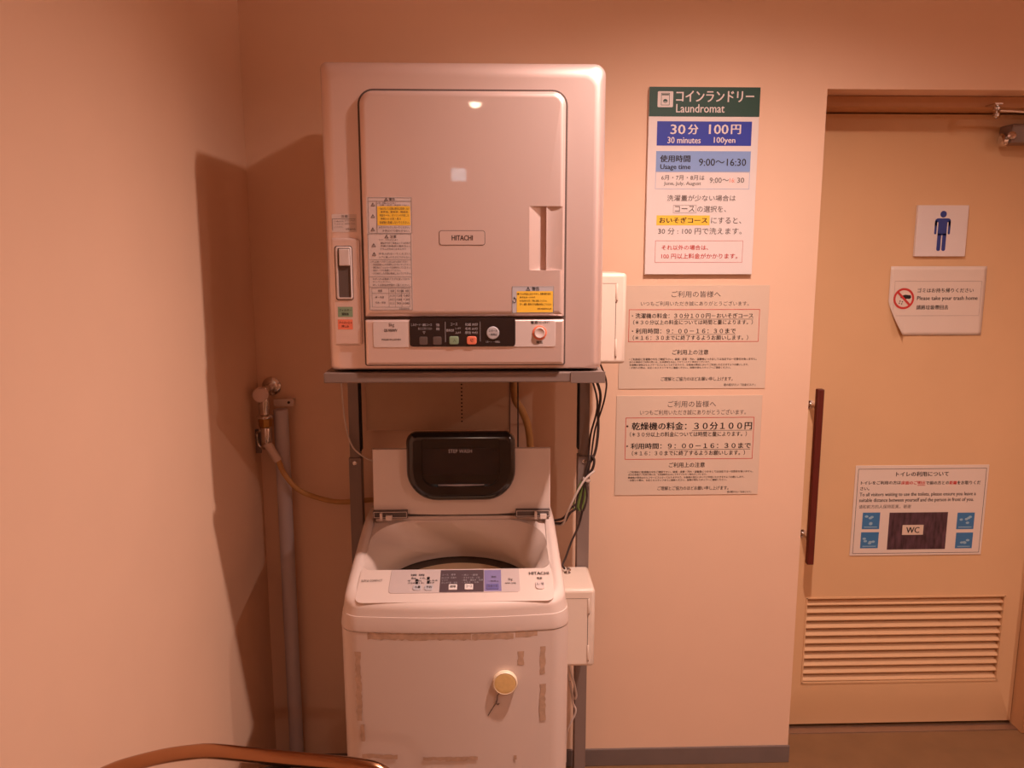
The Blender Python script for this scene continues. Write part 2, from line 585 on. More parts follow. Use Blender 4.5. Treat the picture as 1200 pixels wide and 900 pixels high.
def button(parent, name, box, y, h, m, r=0.003, lab=None):
    o = MB().slab(rr(*box, r), y - h, y + 0.002, min(h * 0.8, 0.0015), 3).obj(name, m, parent)
    if lab:
        o['label'] = lab
    return o
button(cp, 'button', (-0.1535, 1.4696, -0.135, 1.4882), PY, 0.001, M_SEAM, 0.003, 'dark touch button')
button(cp, 'button', (-0.1224, 1.4695, -0.1029, 1.4881), PY, 0.001, M_SEAM, 0.003, 'dark touch button')
button(cp, 'button', (-0.0854, 1.4703, -0.0639, 1.489), PY, 0.003, M_GRNSTK, 0.004, 'green button')
button(cp, 'button', (-0.0454, 1.4702, -0.023, 1.4888), PY, 0.003, M_SALMON, 0.005, 'orange red button')
sx, sz = (0.0145, 1.4967)
MB().slab(circ(sx, sz, 0.0145, 32), PY - 0.003, PY + 0.002, 0.0015, 3).obj('start_button', M_SILVER, cp)
b = Lines()
yy = PY - 0.0003
b.text('しわガード・運転コース', -0.171, 1.5124, -0.1245, 1.5186, yy)
b.text('あとどのくらい', -0.1557, 1.5038, -0.1247, 1.5098, yy)
b.text('強', -0.1149, 1.5119, -0.1071, 1.5185, yy)
b.text('弱', -0.115, 1.5029, -0.1073, 1.5088, yy)
b.text('コース', -0.0819, 1.5135, -0.0664, 1.5194, yy)
b.text('標準乾燥', -0.0918, 1.4993, -0.0743, 1.5058, yy)
b.text('しっかり', -0.0713, 1.5048, -0.0587, 1.5096, yy)
b.text('ふんわり', -0.0715, 1.495, -0.0588, 1.4999, yy)
for i, (s1, s2) in enumerate((('化繊', '30分'), ('毛布', '60分'), ('自動', '90分'))):
    z0 = 378.5 + 5 * i
b.text('化繊 30分', -0.0489, 1.5128, -0.0198, 1.5193, yy)
b.text('毛布 60分', -0.049, 1.5031, -0.0199, 1.5095, yy)
b.text('厚物 90分', -0.0491, 1.4943, -0.0199, 1.5004, yy)
b.rect(-0.0944, 1.4755, -0.0936, 1.5223, yy)
b.rect(-0.015, 1.4772, -0.0143, 1.5221, yy)
b.text('スタート・一時停止', -0.0025, 1.4736, 0.0307, 1.4785, yy)
b.text('▽', -0.1452, 1.4943, -0.1394, 1.5001, yy)
b.obj('panel_lettering', M_SILVER, cp)
b = Lines()
b.text('スタート', 0.005, 1.4989, 0.0241, 1.5044, PY - 0.0033, 0.02)
b.text('一時停止', 0.005, 1.49, 0.024, 1.4958, PY - 0.0033, 0.02)
b.text('入', -0.0764, 1.4762, -0.0702, 1.484, PY - 0.0033)
b.text('切', -0.0375, 1.476, -0.0309, 1.4839, PY - 0.0033)
b.obj('button_lettering', M_BLACK, cp)
px_, pz_ = (0.1213, 1.4965)
pw_ = MB().lathe([(0.0165, 0.002), (0.0165, -0.001), (0.0145, -0.002)], (px_, IY, pz_), (0, 1, 0), 36).obj('power_button_ring', M_SALMON, dry)
MB().lathe([(0.0125, 0.002), (0.0125, -0.004), (0.011, -0.006), (0.007, -0.0045), (0.002, -0.004)], (px_, IY, pz_), (0, 1, 0), 36).obj('power_button', M_WHITEP, dry)
b = Lines()
b.text('電源', 0.101, 1.5165, 0.1172, 1.5236, IY - 0.0004, 0.03)
b.text('（切→押す）', 0.1182, 1.5169, 0.144, 1.5227, IY - 0.0004)
b.text('電気', 0.1139, 1.4714, 0.1286, 1.4777, IY - 0.0004, 0.02)
b.text('5kg', -0.2224, 1.5097, -0.2099, 1.5196, IY - 0.0004)
b.text('DE-N50WV', -0.2324, 1.4996, -0.2034, 1.506, IY - 0.0004, 0.02)
b.text('MADE IN JAPAN', -0.2388, 1.4785, -0.1961, 1.484, IY - 0.0004, 0.01)
b.obj('fascia_lettering', M_BLACK, dry)

# brand badge, warning stickers on the door
bx = (-0.1054, 1.6936, -0.0022, 1.7266)
bd = MB().slab(rr(*bx, 0.006), DYF - 0.0006, DYF + 0.002).obj('badge_outline', M_SEAM, dd)
x0, z0, x1, z1 = bx
bf = MB().slab(rr(x0 + 0.0012, z0 + 0.0012, x1 - 0.0012, z1 - 0.0012, 0.005), DYF - 0.0010, DYF + 0.002).obj('badge_face', M_WHITE, bd)
MB().text('HITACHI', -0.0767, 1.7047, -0.03, 1.7157, DYF - 0.0014, 0.025).obj('badge_lettering', M_BLACK, bd)

ws = MB().box(-0.2651, -0.1664, DYF - 0.0005, DYF + 0.001, 1.5487, 1.799).obj('warning_sticker', M_WHITEP, dd)
y1 = DYF - 0.0008
y2 = DYF - 0.0011
MB().rect(-0.2414, 1.7377, -0.1685, 1.7794, y1).obj('sticker_yellow_block', M_YELLOW, ws)
b = MB()
w = 0.0007
b.frame(-0.2616, 1.7199, -0.1653, 1.798, y2, w)
b.frame(-0.264, 1.5492, -0.1676, 1.7189, y2, w)
b.rect(-0.2599, 1.7897, -0.1656, 1.7905, y2)
b.rect(-0.243, 1.7208, -0.2422, 1.7897, y2)
b.rect(-0.2617, 1.6617, -0.1682, 1.6624, y2)
b.rect(-0.2628, 1.6237, -0.169, 1.6244, y2)
b.rect(-0.2634, 1.6008, -0.1694, 1.6015, y2)
b.frame(-0.2583, 1.5554, -0.1728, 1.5987, y2, w * 0.8)
b.rect(-0.2581, 1.5868, -0.1726, 1.5873, y2)
for_cols = [-0.22, -0.2056, -0.1911]
zc0 = 1.5554; zc1 = 1.5987
for xc in for_cols:
    b.rect(xc - w / 3, zc0, xc + w / 3, zc1, y2)
for (cx_, cz_) in ((-0.2507, 1.7832), (-0.2514, 1.7581), (-0.2522, 1.7292), (-0.2212, 1.7941), (-0.2223, 1.7133), (-0.2513, 1.6945), (-0.2509, 1.6747)):
    warn_triangle(b, cx_, cz_, 0.0095, y2)
b.text('警告', -0.2146, 1.7912, -0.2014, 1.7971, y2, 0.03)
b.text('注意', -0.2147, 1.7099, -0.2005, 1.7161, y2, 0.03)
b.text('火災・感電のおそれあり', -0.2412, 1.7841, -0.1997, 1.7879, y2)
b.text('分解・修理・改造をしない。', -0.2357, 1.7799, -0.1696, 1.7833, y2)
b.text('・油の付いた衣類は絶対に乾燥しない', -0.2378, 1.7712, -0.1697, 1.7768, y2)
b.text('食用油、動物油、機械油、', -0.2342, 1.7647, -0.1718, 1.7693, y2)
b.text('美容オイル、ガソリンの付着した', -0.2362, 1.7571, -0.171, 1.7619, y2)
b.text('衣類など 火災・発火', -0.2346, 1.7496, -0.1891, 1.7544, y2)
b.text('洗濯後も乾燥しないでください。', -0.2367, 1.7407, -0.1707, 1.747, y2)
b.text('水をかけたりしないでください。', -0.2388, 1.7309, -0.1706, 1.7358, y2)
b.text('子供だけで使わせない。', -0.2315, 1.7231, -0.1707, 1.7283, y2)
b.text('やけど、けがのおそれあり', -0.2396, 1.7039, -0.1978, 1.7077, y2)
b.text('運転中や終了直後はドアの内側や', -0.236, 1.6964, -0.1694, 1.7011, y2)
b.text('衣類の金属部に触れない。', -0.2361, 1.6902, -0.1695, 1.6945, y2)
b.text('ドラムが完全に止まるまで', -0.2363, 1.6836, -0.1792, 1.6879, y2)
b.text('手を入れないでください。', -0.2404, 1.6727, -0.1689, 1.6776, y2)
b.text('ドアに乗ったりぶら下がらない。', -0.2387, 1.6651, -0.1691, 1.67, y2)
b.text('上手にお使いいただくために必ずお読みください', -0.2599, 1.6552, -0.176, 1.6598, y2)
b.text('・乾燥容量以上の衣類を入れないでください。', -0.2563, 1.6488, -0.1694, 1.6533, y2)
b.text('・運転後はフィルターのお掃除をしてください。', -0.2565, 1.6423, -0.1695, 1.6469, y2)
b.text('・脱水してから乾燥してください。', -0.2566, 1.6359, -0.1917, 1.6404, y2)
b.text('・のり付けした衣類は乾燥しないでください。', -0.2568, 1.629, -0.1698, 1.634, y2)
b.text('お手入れは電源プラグを抜いてから', -0.2553, 1.6168, -0.1729, 1.6214, y2)
b.text('行ってください。', -0.2554, 1.6107, -0.2152, 1.6149, y2)
b.text('詳しくは取扱説明書をご覧ください。', -0.2556, 1.6034, -0.1732, 1.608, y2)
b.text('種類', -0.2445, 1.5897, -0.2349, 1.5951, y2)
b.text('容量', -0.2167, 1.5896, -0.208, 1.595, y2)
b.text('化繊 綿', -0.2023, 1.5896, -0.1754, 1.595, y2)
b.text('綿・化繊', -0.2506, 1.5759, -0.2314, 1.5805, y2)
b.text('毛布・厚物', -0.251, 1.5636, -0.2279, 1.5682, y2)
b.text('5.0 3.0', -0.2179, 1.5793, -0.2073, 1.5843, y2)
b.text('4.0 2.5', -0.2181, 1.5708, -0.2075, 1.5756, y2)
b.text('3.0 2.0', -0.2183, 1.562, -0.2077, 1.567, y2)
b.text('120 140', -0.2025, 1.5792, -0.1746, 1.5842, y2)
b.text('100 120', -0.2027, 1.5708, -0.1748, 1.5756, y2)
b.text('90 100', -0.2029, 1.5619, -0.175, 1.5669, y2)
b.text('50/60Hz', -0.1974, 1.5503, -0.1743, 1.5542, y2)
b.obj('sticker_lettering', M_GREYTXT, ws)

ws = MB().box(0.0581, 0.1533, DYF - 0.0005, DYF + 0.001, 1.5411, 1.602).obj('caution_sticker', M_SILVER, dd)
MB().rect(0.0688, 1.543, 0.1514, 1.5911, y1).obj('sticker_yellow_block', M_YELLOW, ws)
b = MB()
cx_, cz_ = (0.0945, 1.5969)
warn_triangle(b, cx_, cz_, 0.0105, y2)
b.frame(0.0585, 1.5415, 0.1529, 1.6019, y2, 0.0005)
b.text('警告', 0.1036, 1.5922, 0.1201, 1.6007, y2, 0.03)
b.text('■ドラムが完全に止まってから、衣類を取り出す。', 0.0707, 1.5826, 0.1474, 1.5876, y2, 0.01)
b.text('巻き込み・けがの', 0.0756, 1.5753, 0.1105, 1.5795, y2, 0.01)
b.text('おそれがあります。子供に注意してください。', 0.0756, 1.5671, 0.1378, 1.5718, y2, 0.01)
b.text('万一、故障・異常のときは運転を停止してください', 0.0756, 1.559, 0.1476, 1.564, y2, 0.01)
b.text('DE-N50WV-J-B', 0.1165, 1.548, 0.1477, 1.5531, y2, 0.01)
b.text('↺', 0.0596, 1.5645, 0.0678, 1.579, y2, 0.01)
b.obj('sticker_lettering', M_BLACK, ws)

# slider plate on the left margin
pb = (-0.3483, 1.4669, -0.2847, 1.7097)
sp = MB().slab(rr(*pb, (0.003, 0.008, 0.010, 0.003)), YF - 0.007, YF + 0.003, 0.005, 4).obj('filter_plate', M_WHITE, dry)
SY = YF - 0.007
MB().slab(rr(*(-0.3412, 1.5704, -0.3013, 1.6927), 0.006), SY - 0.0006, SY + 0.001).obj('slot_outline', M_SEAM, sp)
sr = MB().slab(rr(*(-0.3397, 1.5723, -0.3029, 1.6912), 0.006), SY - 0.0030, SY + 0.001, 0.0025, 4).obj('slot_surround', M_WHITEP, sp)
cut(sr, MB().slab(rr(*(-0.3341, 1.5771, -0.3063, 1.6874), 0.003), SY - 0.02, SY + 0.0004))
MB().slab(rr(*(-0.3339, 1.5773, -0.3065, 1.6872), 0.003), SY - 0.0005, SY + 0.0006).obj('slot_floor', M_STEELP, sp)
MB().slab(rr(*(-0.3312, 1.6481, -0.3071, 1.6859), 0.002), SY - 0.0055, SY, 0.002, 3).obj('slider_knob', M_WHITEP, sp)
g = MB().rect(-0.3381, 1.5326, -0.3045, 1.5558, SY - 0.0003).obj('green_sticker', M_GRNSTK, sp)
r_ = MB().rect(-0.3391, 1.5043, -0.3054, 1.5271, SY - 0.0003).obj('red_sticker', M_SALMON, sp)
Lines().text('フィルター', -0.3351, 1.5456, -0.3071, 1.551, SY - 0.0006, 0.02).text('掃除後', -0.3296, 1.5364, -0.3132, 1.5427, SY - 0.0006, 0.02).obj('sticker_lettering', M_BLACK, g)
Lines().text('アイロン上→', -0.3361, 1.5174, -0.307, 1.5228, SY - 0.0006, 0.02).text('押し込', -0.3305, 1.5086, -0.3141, 1.5144, SY - 0.0006, 0.02).obj('sticker_lettering', M_BLACK, r_)
cs = MB().rect(-0.3456, 1.723, -0.2904, 1.7625, YF - 0.0004).obj('small_caution_sticker', M_WHITEP, dry)
b = MB()
yy = YF - 0.0008
b.text('注意', -0.3251, 1.755, -0.3099, 1.761, yy, 0.02)
b.rect(-0.3434, 1.752, -0.2924, 1.7527, yy)
b.rect(-0.345, 1.7267, -0.3442, 1.7527, yy)
b.text('ドアを開けるときは', -0.3407, 1.7452, -0.3198, 1.7484, yy)
b.text('必ずスイッチを切り', -0.3169, 1.7467, -0.2931, 1.7503, yy)
b.text('フィルターの', -0.3409, 1.7392, -0.3209, 1.7428, yy)
b.text('お手入れをしてください', -0.3171, 1.7396, -0.2933, 1.7434, yy)
b.text('してください', -0.3412, 1.7324, -0.3212, 1.7362, yy)
b.text('説明書参照', -0.3156, 1.7275, -0.2937, 1.7313, yy)
b.obj('sticker_lettering', M_GREYTXT, cs)
# feet
for fx in (-0.32, 0.225):
    for fy in (-0.52, -0.22):
        MB().lathe([(0.020, 0), (0.020, 0.002), (0.018, 0.0034)], (fx, fy, 1.4032), (0, 0, 1), 20).obj('foot', M_RUBBER, dry)

# stand: two rear posts, cantilever shelf
st = thing('dryer_stand', 'grey steel dryer stand with two rear posts straddling the washing machine', 'stand', (-0.05, -0.11, 0))
b = MB()
b.box(-0.377, 0.274, -0.575, -0.545, 1.379, 1.403, 0.003)
b.box(-0.377, 0.274, -0.115, -0.090, 1.379, 1.403, 0.003)
b.box(-0.377, -0.335, -0.546, -0.114, 1.379, 1.403, 0.003)
b.box(0.232, 0.274, -0.546, -0.114, 1.379, 1.403, 0.003)
b.box(-0.34, 0.24, -0.546, -0.114, 1.397, 1.4025)
b.obj('shelf_frame', M_STEELP, st)
MB().box(0.195, 0.276, -0.5775, -0.5752, 1.377, 1.4042, 0.001).obj('corner_cover', M_STEELP, st)
for sx0, sx1 in ((-0.401, -0.371), (0.270, 0.300)):
    b = MB()
    b.box(sx0, sx1, -0.122, -0.089, 1.085, 1.3785 if sx0 < 0 else 1.3785, 0.002)
    b.obj('upper_post', M_STEELP, st)
    b = MB()
    b.box(sx0 - 0.003, sx1 + 0.003, -0.126, -0.085, 0.03, 1.085, 0.002)
    b.obj('lower_post', M_STEELP, st)
    b = MB()
    b.box(sx0 - 0.003, sx1 + 0.003, -0.48, -0.045, 0.0, 0.03, 0.003)
    b.obj('base_foot', M_STEELP, st)
    for zz in (1.10,):
        MB().lathe([(0.006, 0), (0.006, 0.003), (0.003, 0.004)], ((sx0 + sx1) / 2, -0.126, 1.07), (0, -1, 0), 12).obj('bolt', M_CHROME, st)
for sx0 in (-0.371, 0.2655):
    MB().box(sx0, sx0 + 0.0045, -0.121, -0.092, 1.105, 1.377).obj('post_slot', M_DARKGAP, st)
# perforated sheet between the posts, open rear brace below
ps = MB().box(-0.353, 0.066, -0.096, -0.093, 1.160, 1.3785).obj('perforated_panel', M_STEELD, st)
b = MB()
for k in range(17):
    zz = 1.360 - k * 0.011
    b.slab(rr(-0.0765, zz, -0.0715, zz + 0.004, 0.0015, 3), -0.0966, -0.0955)
b.obj('punched_holes', M_DARKGAP, ps)
MB().box(0.066, 0.0685, -0.099, -0.090, 1.060, 1.3785).obj('panel_edge', M_SEAM, ps)

# ---------------------------------------------------------------- washing machine
WC = -0.079                                   # centre line
wm = thing('washing_machine', 'white top loading washing machine with its lid open, under the dryer', 'washing machine', (WC, -0.345, 0))
HW, WY0, WY1 = 0.277, -0.618, -0.075
def zt(y):                                    # height of the sloping top at depth y
    if y < -0.5:
        return 0.892 + (y + 0.5) * 0.28
    if y < -0.24:
        return 0.892 + (y + 0.5) * 0.185
    return 0.9401
def wring(x0, x1, y0, y1, r, z, bow=0.0, seg=10):
    out = []
    base = rr(x0, y0, x1, y1, r, seg)(0)
    fine = []
    n = len(base)
    for i in range(n):
        p, p2 = base[i], base[(i + 1) % n]
        fine.append(p)
        if (i + 1) % (seg + 1) == 0:                # straight side: add points so that it can bow
            for k in range(1, 16):
                fine.append((p[0] + (p2[0] - p[0]) * k / 16, p[1] + (p2[1] - p[1]) * k / 16))
    for x, y in fine:
        q = max(0.0, min(1.0, (-0.40 - y) / 0.2))
        y2_ = y - bow * q * (1 - ((x - WC) / HW) ** 2)
        out.append((x, y2_, z(y2_) if callable(z) else z))
    return out
BOW = 0.020
cabw = MB().loft([wring(WC - HW + 0.004, WC + HW - 0.004, WY0 + 0.004, WY1, 0.045, 0.035, BOW),
                  wring(WC - HW + 0.002, WC + HW - 0.002, WY0 + 0.002, WY1, 0.045, 0.60, BOW),
                  wring(WC - HW + 0.001, WC + HW - 0.001, WY0 + 0.001, WY1, 0.045, 0.7875, BOW)]).obj('cabinet', M_WASH, wm)
MB().loft([wring(WC - HW + 0.003, WC + HW - 0.003, WY0 + 0.003, WY1, 0.045, 0.7875, BOW),
           wring(WC - HW + 0.003, WC + HW - 0.003, WY0 + 0.003, WY1, 0.045, 0.7895, BOW)]).obj('seam_line', M_CREAM, wm)
TC, TR_, TZ = (WC, -0.372), 0.193, 0.812
rings = [wring(WC - HW, WC + HW, WY0, WY1, 0.046, 0.7895, BOW),
         wring(WC - HW - 0.0005, WC + HW + 0.0005, WY0 - 0.0005, WY1, 0.046, 0.795, BOW),
         wring(WC - HW + 0.004, WC + HW - 0.004, WY0 + 0.004, WY1 - 0.002, 0.045, 0.826, BOW),
         wring(WC - HW + 0.005, WC + HW - 0.005, WY0 + 0.005, WY1 - 0.002, 0.045, 0.8265, BOW)]
def top_edge(ins, dz):
    return wring(WC - HW + ins, WC + HW - ins, WY0 + ins * 0.8, WY1 - ins * 0.5, 0.045, lambda y: zt(y) - dz, BOW)
for k in range(6):
    t = k / 5 * pi / 2
    rings.append(top_edge(0.009 + 0.017 * (1 - cos(t)), 0.017 * (1 - sin(t))))
# raised side rim, then down to the deck that carries panel and opening
rings.append(top_edge(0.032, 0.0))
rings.append(top_edge(0.035, 0.0025))
OX0, OX1, OY0, OY1 = WC - 0.236, WC + 0.236, -0.497, -0.250
rings.append(wring(OX0, OX1, OY0, OY1, (0.030, 0.030, 0.115, 0.115), lambda y: zt(y) - 0.0025))
rings.append(wring(OX0 + 0.003, OX1 - 0.003, OY0 - 0.001, OY1 - 0.003, (0.030, 0.030, 0.112, 0.112), lambda y: zt(y) - 0.0065))
def tub_ring(r, z, seg=10):
    # same number of points as wring: quarter arcs of 26 steps, split like corner + side
    out = []
    tot = seg + 16
    for c in range(4):
        st = pi + c * pi / 2 - pi / 4 * 0
        for k in range(tot):
            t = st - 0.0 + (k - 16 * 0) / tot * pi / 2
            t2 = t - (pi / 2) * (8 / tot) 
            out.append((TC[0] + r * cos(t2 + pi / 2 * (3 / tot)), TC[1] + r * sin(t2 + pi / 2 * (3 / tot)), z))
    return out
def mix(a, b_, t, zz=None):
    return [tuple(p[i] * (1 - t) + q[i] * t for i in range(3)) for p, q in zip(a, b_)]
A = rings[-1]; Bq = tub_ring(TR_, TZ)
rings += [mix(A, Bq, 0.25), mix(A, Bq, 0.6), mix(A, Bq, 0.9), Bq, tub_ring(TR_ + 0.003, TZ - 0.012)]
MB().loft(rings, cap0=False, cap1=False).obj('top_cover', M_WASH, wm, sharp=50)
# tub and pulsator
tb = MB().lathe([(TR_ + 0.006, TZ - 0.014), (TR_ - 0.006, TZ - 0.020), (TR_ - 0.020, TZ - 0.022), (TR_ - 0.028, TZ - 0.030), (TR_ - 0.028, TZ - 0.060),
                 (TR_ - 0.016, TZ - 0.068), (TR_ - 0.016, 0.47), (TR_ - 0.03, 0.44), (0.002, 0.435)], (TC[0], TC[1], 0), (0, 0, 1), 64, False, False).obj('tub', M_TUBSTEEL, wm)
b = MB()
b.lathe([(0.14, 0.437), (0.14, 0.448), (0.06, 0.458), (0.03, 0.480), (0.002, 0.484)], (TC[0], TC[1], 0), (0, 0, 1), 40)
for k in range(4):
    a = k * pi / 2 + 0.4
    c, s = cos(a), sin(a)
    b.loft([[(TC[0] + c * r - s * w_, TC[1] + s * r + c * w_, z) for r, w_, z in ((0.02, -0.012, 0.46), (0.13, -0.006, 0.445), (0.13, 0, 0.462), (0.02, 0, 0.49))],
            [(TC[0] + c * r - s * w_, TC[1] + s * r + c * w_, z) for r, w_, z in ((0.02, 0.012, 0.46), (0.13, 0.006, 0.445), (0.13, 0.001, 0.462), (0.02, 0.001, 0.49))]])
b.obj('pulsator', M_WPANEL, tb)
# graphic panel on the sloping front deck
PN = Vector((0, -0.28, 1)).normalized()
def onp(h):
    def f(x, v):                             # v = depth coordinate y on the deck
        p = Vector((x, v, zt(v))) + PN * h
        return tuple(p)
    return f
def deck_plate(name, x0, y0, x1, y1, r, h, m, parent, base=-0.003):
    f0, f1 = onp(base), onp(h)
    o = rr(x0, y0, x1, y1, r, 5)
    ins = min(0.0006, h * 0.5)
    return MB().loft([[f0(x, y) for x, y in o(0)], [onp(h - ins)(x, y) for x, y in o(0)], [f1(x, y) for x, y in o(ins)]]).obj(name, m, parent)
ledge = MB()
ledge.loft([[onp(-0.004)(x, y) for x, y in rr(WC - 0.238, -0.618, WC + 0.238, -0.499, (0.02, 0.02, 0.004, 0.004), 6)(0)],
            [onp(0.0000)(x, y) for x, y in rr(WC - 0.238, -0.618, WC + 0.238, -0.499, (0.02, 0.02, 0.004, 0.004), 6)(0)],
            [onp(0.0003)(x, y) for x, y in rr(WC - 0.2377, -0.6177, WC + 0.2377, -0.4993, (0.02, 0.02, 0.004, 0.004), 6)(0)]])
led = ledge.obj('control_deck', M_WASH, wm)
cpan = deck_plate('control_panel', -0.2404, -0.5873, 0.0783, -0.5008, (0.010, 0.010, 0.003, 0.003), 0.0018, M_WPANEL, led, 0)
deck_plate('dark_section', -0.1178, -0.5864, -0.0099, -0.5044, 0.0005, 0.0021, M_WDARK, cpan, 0)
deck_plate('violet_section', -0.0095, -0.5845, 0.0331, -0.5058, 0.0005, 0.0021, M_WBLUE, cpan, 0)
def deck_button(x0, y0, x1, y1, r, m, lab=None):
    o = deck_plate('button', x0, y0, x1, y1, r, 0.0042, m, cpan, 0)
    if lab:
        o['label'] = lab
deck_button(-0.1817, -0.5795, -0.161, -0.5589, 0.006, M_SILVER, 'silver button')
deck_button(-0.1538, -0.58, -0.1331, -0.5595, 0.006, M_SILVER, 'silver button')
deck_button(-0.0955, -0.579, -0.0748, -0.5596, 0.002, M_SIGN, 'white button')
deck_button(-0.0566, -0.5788, -0.036, -0.5591, 0.002, M_SIGN, 'white button')
deck_button(-0.0037, -0.5784, 0.0265, -0.5599, 0.002, mat('violet button', (112, 106, 160), 0.35, vary=0.03), 'violet button')
pbn = deck_plate('power_button', 0.1162, -0.5791, 0.1381, -0.5518, 0.008, 0.004, M_WHITEP, led, 0)
b = Lines(); f = onp(0.0024)
b.text('洗濯量　洗剤量', -0.1909, -0.5265, -0.157, -0.5188, 0, 0.02, f)
b.text('高め　４８L', -0.1888, -0.538, -0.1531, -0.531, 0, 0.02, f)
b.text('中　２８L　　ふろ水', -0.1964, -0.547, -0.1231, -0.5404, 0, 0.02, f)
b.text('少なめ　１８L　すすぎ', -0.1957, -0.5551, -0.131, -0.5488, 0, 0.02, f)
b.obj('panel_lettering', M_BLACK, cpan)
for q in ((-0.1777, -0.5455, -0.1714, -0.5379), (-0.1769, -0.5555, -0.1707, -0.5474), (-0.1501, -0.5407, -0.1434, -0.5302), (-0.1492, -0.5548, -0.1425, -0.5435)):
    x0, y0, x1, y1 = q
    MB().loft([[onp(0.002)(x, y) for x, y in rr(x0, y0, x1, y1, 0.0006, 3)(0)], [onp(0.0027)(x, y) for x, y in rr(x0, y0, x1, y1, 0.0006, 3)(0)]]).obj('indicator_window', M_BLACK, cpan)
b = Lines(); f = onp(0.0026)
b.text('コース　標準', -0.1137, -0.5267, -0.0799, -0.5196, 0, 0.01, f)
b.text('おいそぎ・手造り', -0.1142, -0.5382, -0.0784, -0.5312, 0, 0.01, f)
b.text('ソフト', -0.1137, -0.5468, -0.098, -0.5405, 0, 0.01, f)
b.text('おしゃれ着・毛布', -0.1133, -0.5558, -0.0747, -0.5489, 0, 0.01, f)
b.text('・洗い ・標準', -0.064, -0.5283, -0.0248, -0.5213, 0, 0.01, f)
b.text('・すすぎ１回・２回', -0.0637, -0.5382, -0.0205, -0.5316, 0, 0.01, f)
b.text('・脱水 ・槽洗浄 ・乾燥', -0.0634, -0.5471, -0.012, -0.5405, 0, 0.01, f)
b.text('・ふろ水 ・毛布', -0.0632, -0.5555, -0.0225, -0.5489, 0, 0.01, f)
b.obj('panel_light_lettering', M_SILVER, cpan)
b = Lines(); f = onp(0.0046)
b.text('水量', -0.1776, -0.5734, -0.1641, -0.5648, 0, 0.02, f)
b.text('予約', -0.1497, -0.5739, -0.1362, -0.5653, 0, 0.02, f)
b.text('標準', -0.0924, -0.5738, -0.0775, -0.5646, 0, 0.02, f)
b.text('コース', -0.0535, -0.5733, -0.0389, -0.5641, 0, 0.02, f)
b.text('入・切', 0.1184, -0.568, 0.1361, -0.5587, 0, 0.02, f)
b.text('スタート', -0.0005, -0.5732, 0.0233, -0.5646, 0, 0.02, f)
f = onp(0.0026)
b.text('HITACHI', 0.1028, -0.5264, 0.1518, -0.5155, 0, 0.03, f)
b.text('電源', 0.1209, -0.5436, 0.1339, -0.5354, 0, 0.03, f)
b.text('部分洗い', 0.0091, -0.5365, 0.0218, -0.5295, 0, 0.01, f)
b.text('一時停止', -0.0005, -0.5516, 0.0268, -0.5459, 0, 0.01, f)
b.text('5kg', 0.05, -0.5492, 0.0605, -0.5385, 0, 0.01, f)
b.text('NW-50B', 0.0423, -0.5598, 0.0685, -0.5542, 0, 0.01, f)
b.text('SLIM & COMPACT', -0.3104, -0.5453, -0.2592, -0.5371, 0, 0, f)
b.obj('deck_lettering', M_GREYTXT, led)

# rear deck with hinges, the lid standing open
MB().box(WC - 0.235, WC + 0.235, -0.243, -0.095, 0.930, 0.944, 0.003).obj('rear_deck', M_WASH, wm)
lidp = []
LX0, LX1 = -0.319, 0.177
NL = 16
for k in range(NL + 1):
    q = k / NL
    lidp.append((LX0 + (LX1 - LX0) * q, 0.9595 - 0.0115 * (1 - (2 * q - 1) ** 2)))
lidp += [(LX1 - 0.001, 1.139), (LX0 + 0.001, 1.139)]
lid = MB().slab(poly_inset(lidp), -0.243, -0.229, 0.003, 3).obj('lid', M_WASH, wm)
MB().box(WC - 0.19, WC + 0.205, -0.236, -0.231, 0.944, 0.950).obj('lid_lip', M_GREYTXT, wm)
hx0, hx1, hz0, hz1 = -0.2235, 0.078, 0.994, 1.190
hd = MB().slab(rr(hx0, hz0, hx1, hz1, (0.085, 0.085, 0.030, 0.030), 10), -0.268, -0.2431, 0.020, 8).obj('lid_handle', M_GLOSSBLK, lid)
cut(hd, MB().slab(rr(hx0 + 0.043, hz0 + 0.044, hx1 - 0.043, hz1 - 0.016, (0.035, 0.035, 0.008, 0.008), 8), -0.30, -0.256))
MB().slab(rr(hx0 + 0.044, hz0 + 0.075, hx1 - 0.044, hz1 - 0.046, 0.004), -0.2575, -0.2555).obj('handle_pocket', M_SMOKE, hd)
MB().text('STEP WASH', -0.1067, 1.1313, -0.0422, 1.1414, -0.2579, 0.01).obj('handle_lettering', M_SILVER, hd)
MB().loft([[(hx0 + 0.087, y, hz0 + 0.046) for y in (-0.2640, -0.2566)] + [(hx0 + 0.087, y, hz0 + 0.0475) for y in (-0.2566, -0.2640)],
           [(hx0 + 0.150, y, hz0 + 0.0445) for y in (-0.2640, -0.2566)] + [(hx0 + 0.150, y, hz0 + 0.0485) for y in (-0.2566, -0.2640)],
           [(hx1 - 0.087, y, hz0 + 0.046) for y in (-0.2640, -0.2566)] + [(hx1 - 0.087, y, hz0 + 0.0475) for y in (-0.2566, -0.2640)]]).obj('handle_trim', M_SILVER, hd)
for hx, m1 in ((-0.271, 1), (0.127, -1)):
    hb = MB().box(hx - 0.048, hx + 0.048, -0.258, -0.2435, 0.9445, 0.966, 0.001).obj('hinge_housing', M_GREYTXT, wm)
    hb['label'] = 'dark hinge recess'
    b = MB()
    b.frame(hx - 0.046, 0.947, hx + 0.046, 0.964, -0.2585, 0.0015)
    cxh = hx - 0.016 * m1
    b.box(cxh - 0.012, cxh - 0.005, -0.268, -0.2435, 0.9412, 0.962, 0.001)
    b.box(cxh + 0.004, cxh + 0.022, -0.266, -0.2435, 0.9412, 0.955, 0.001)
    b.obj('hinge_knuckle', M_WASH, hb)

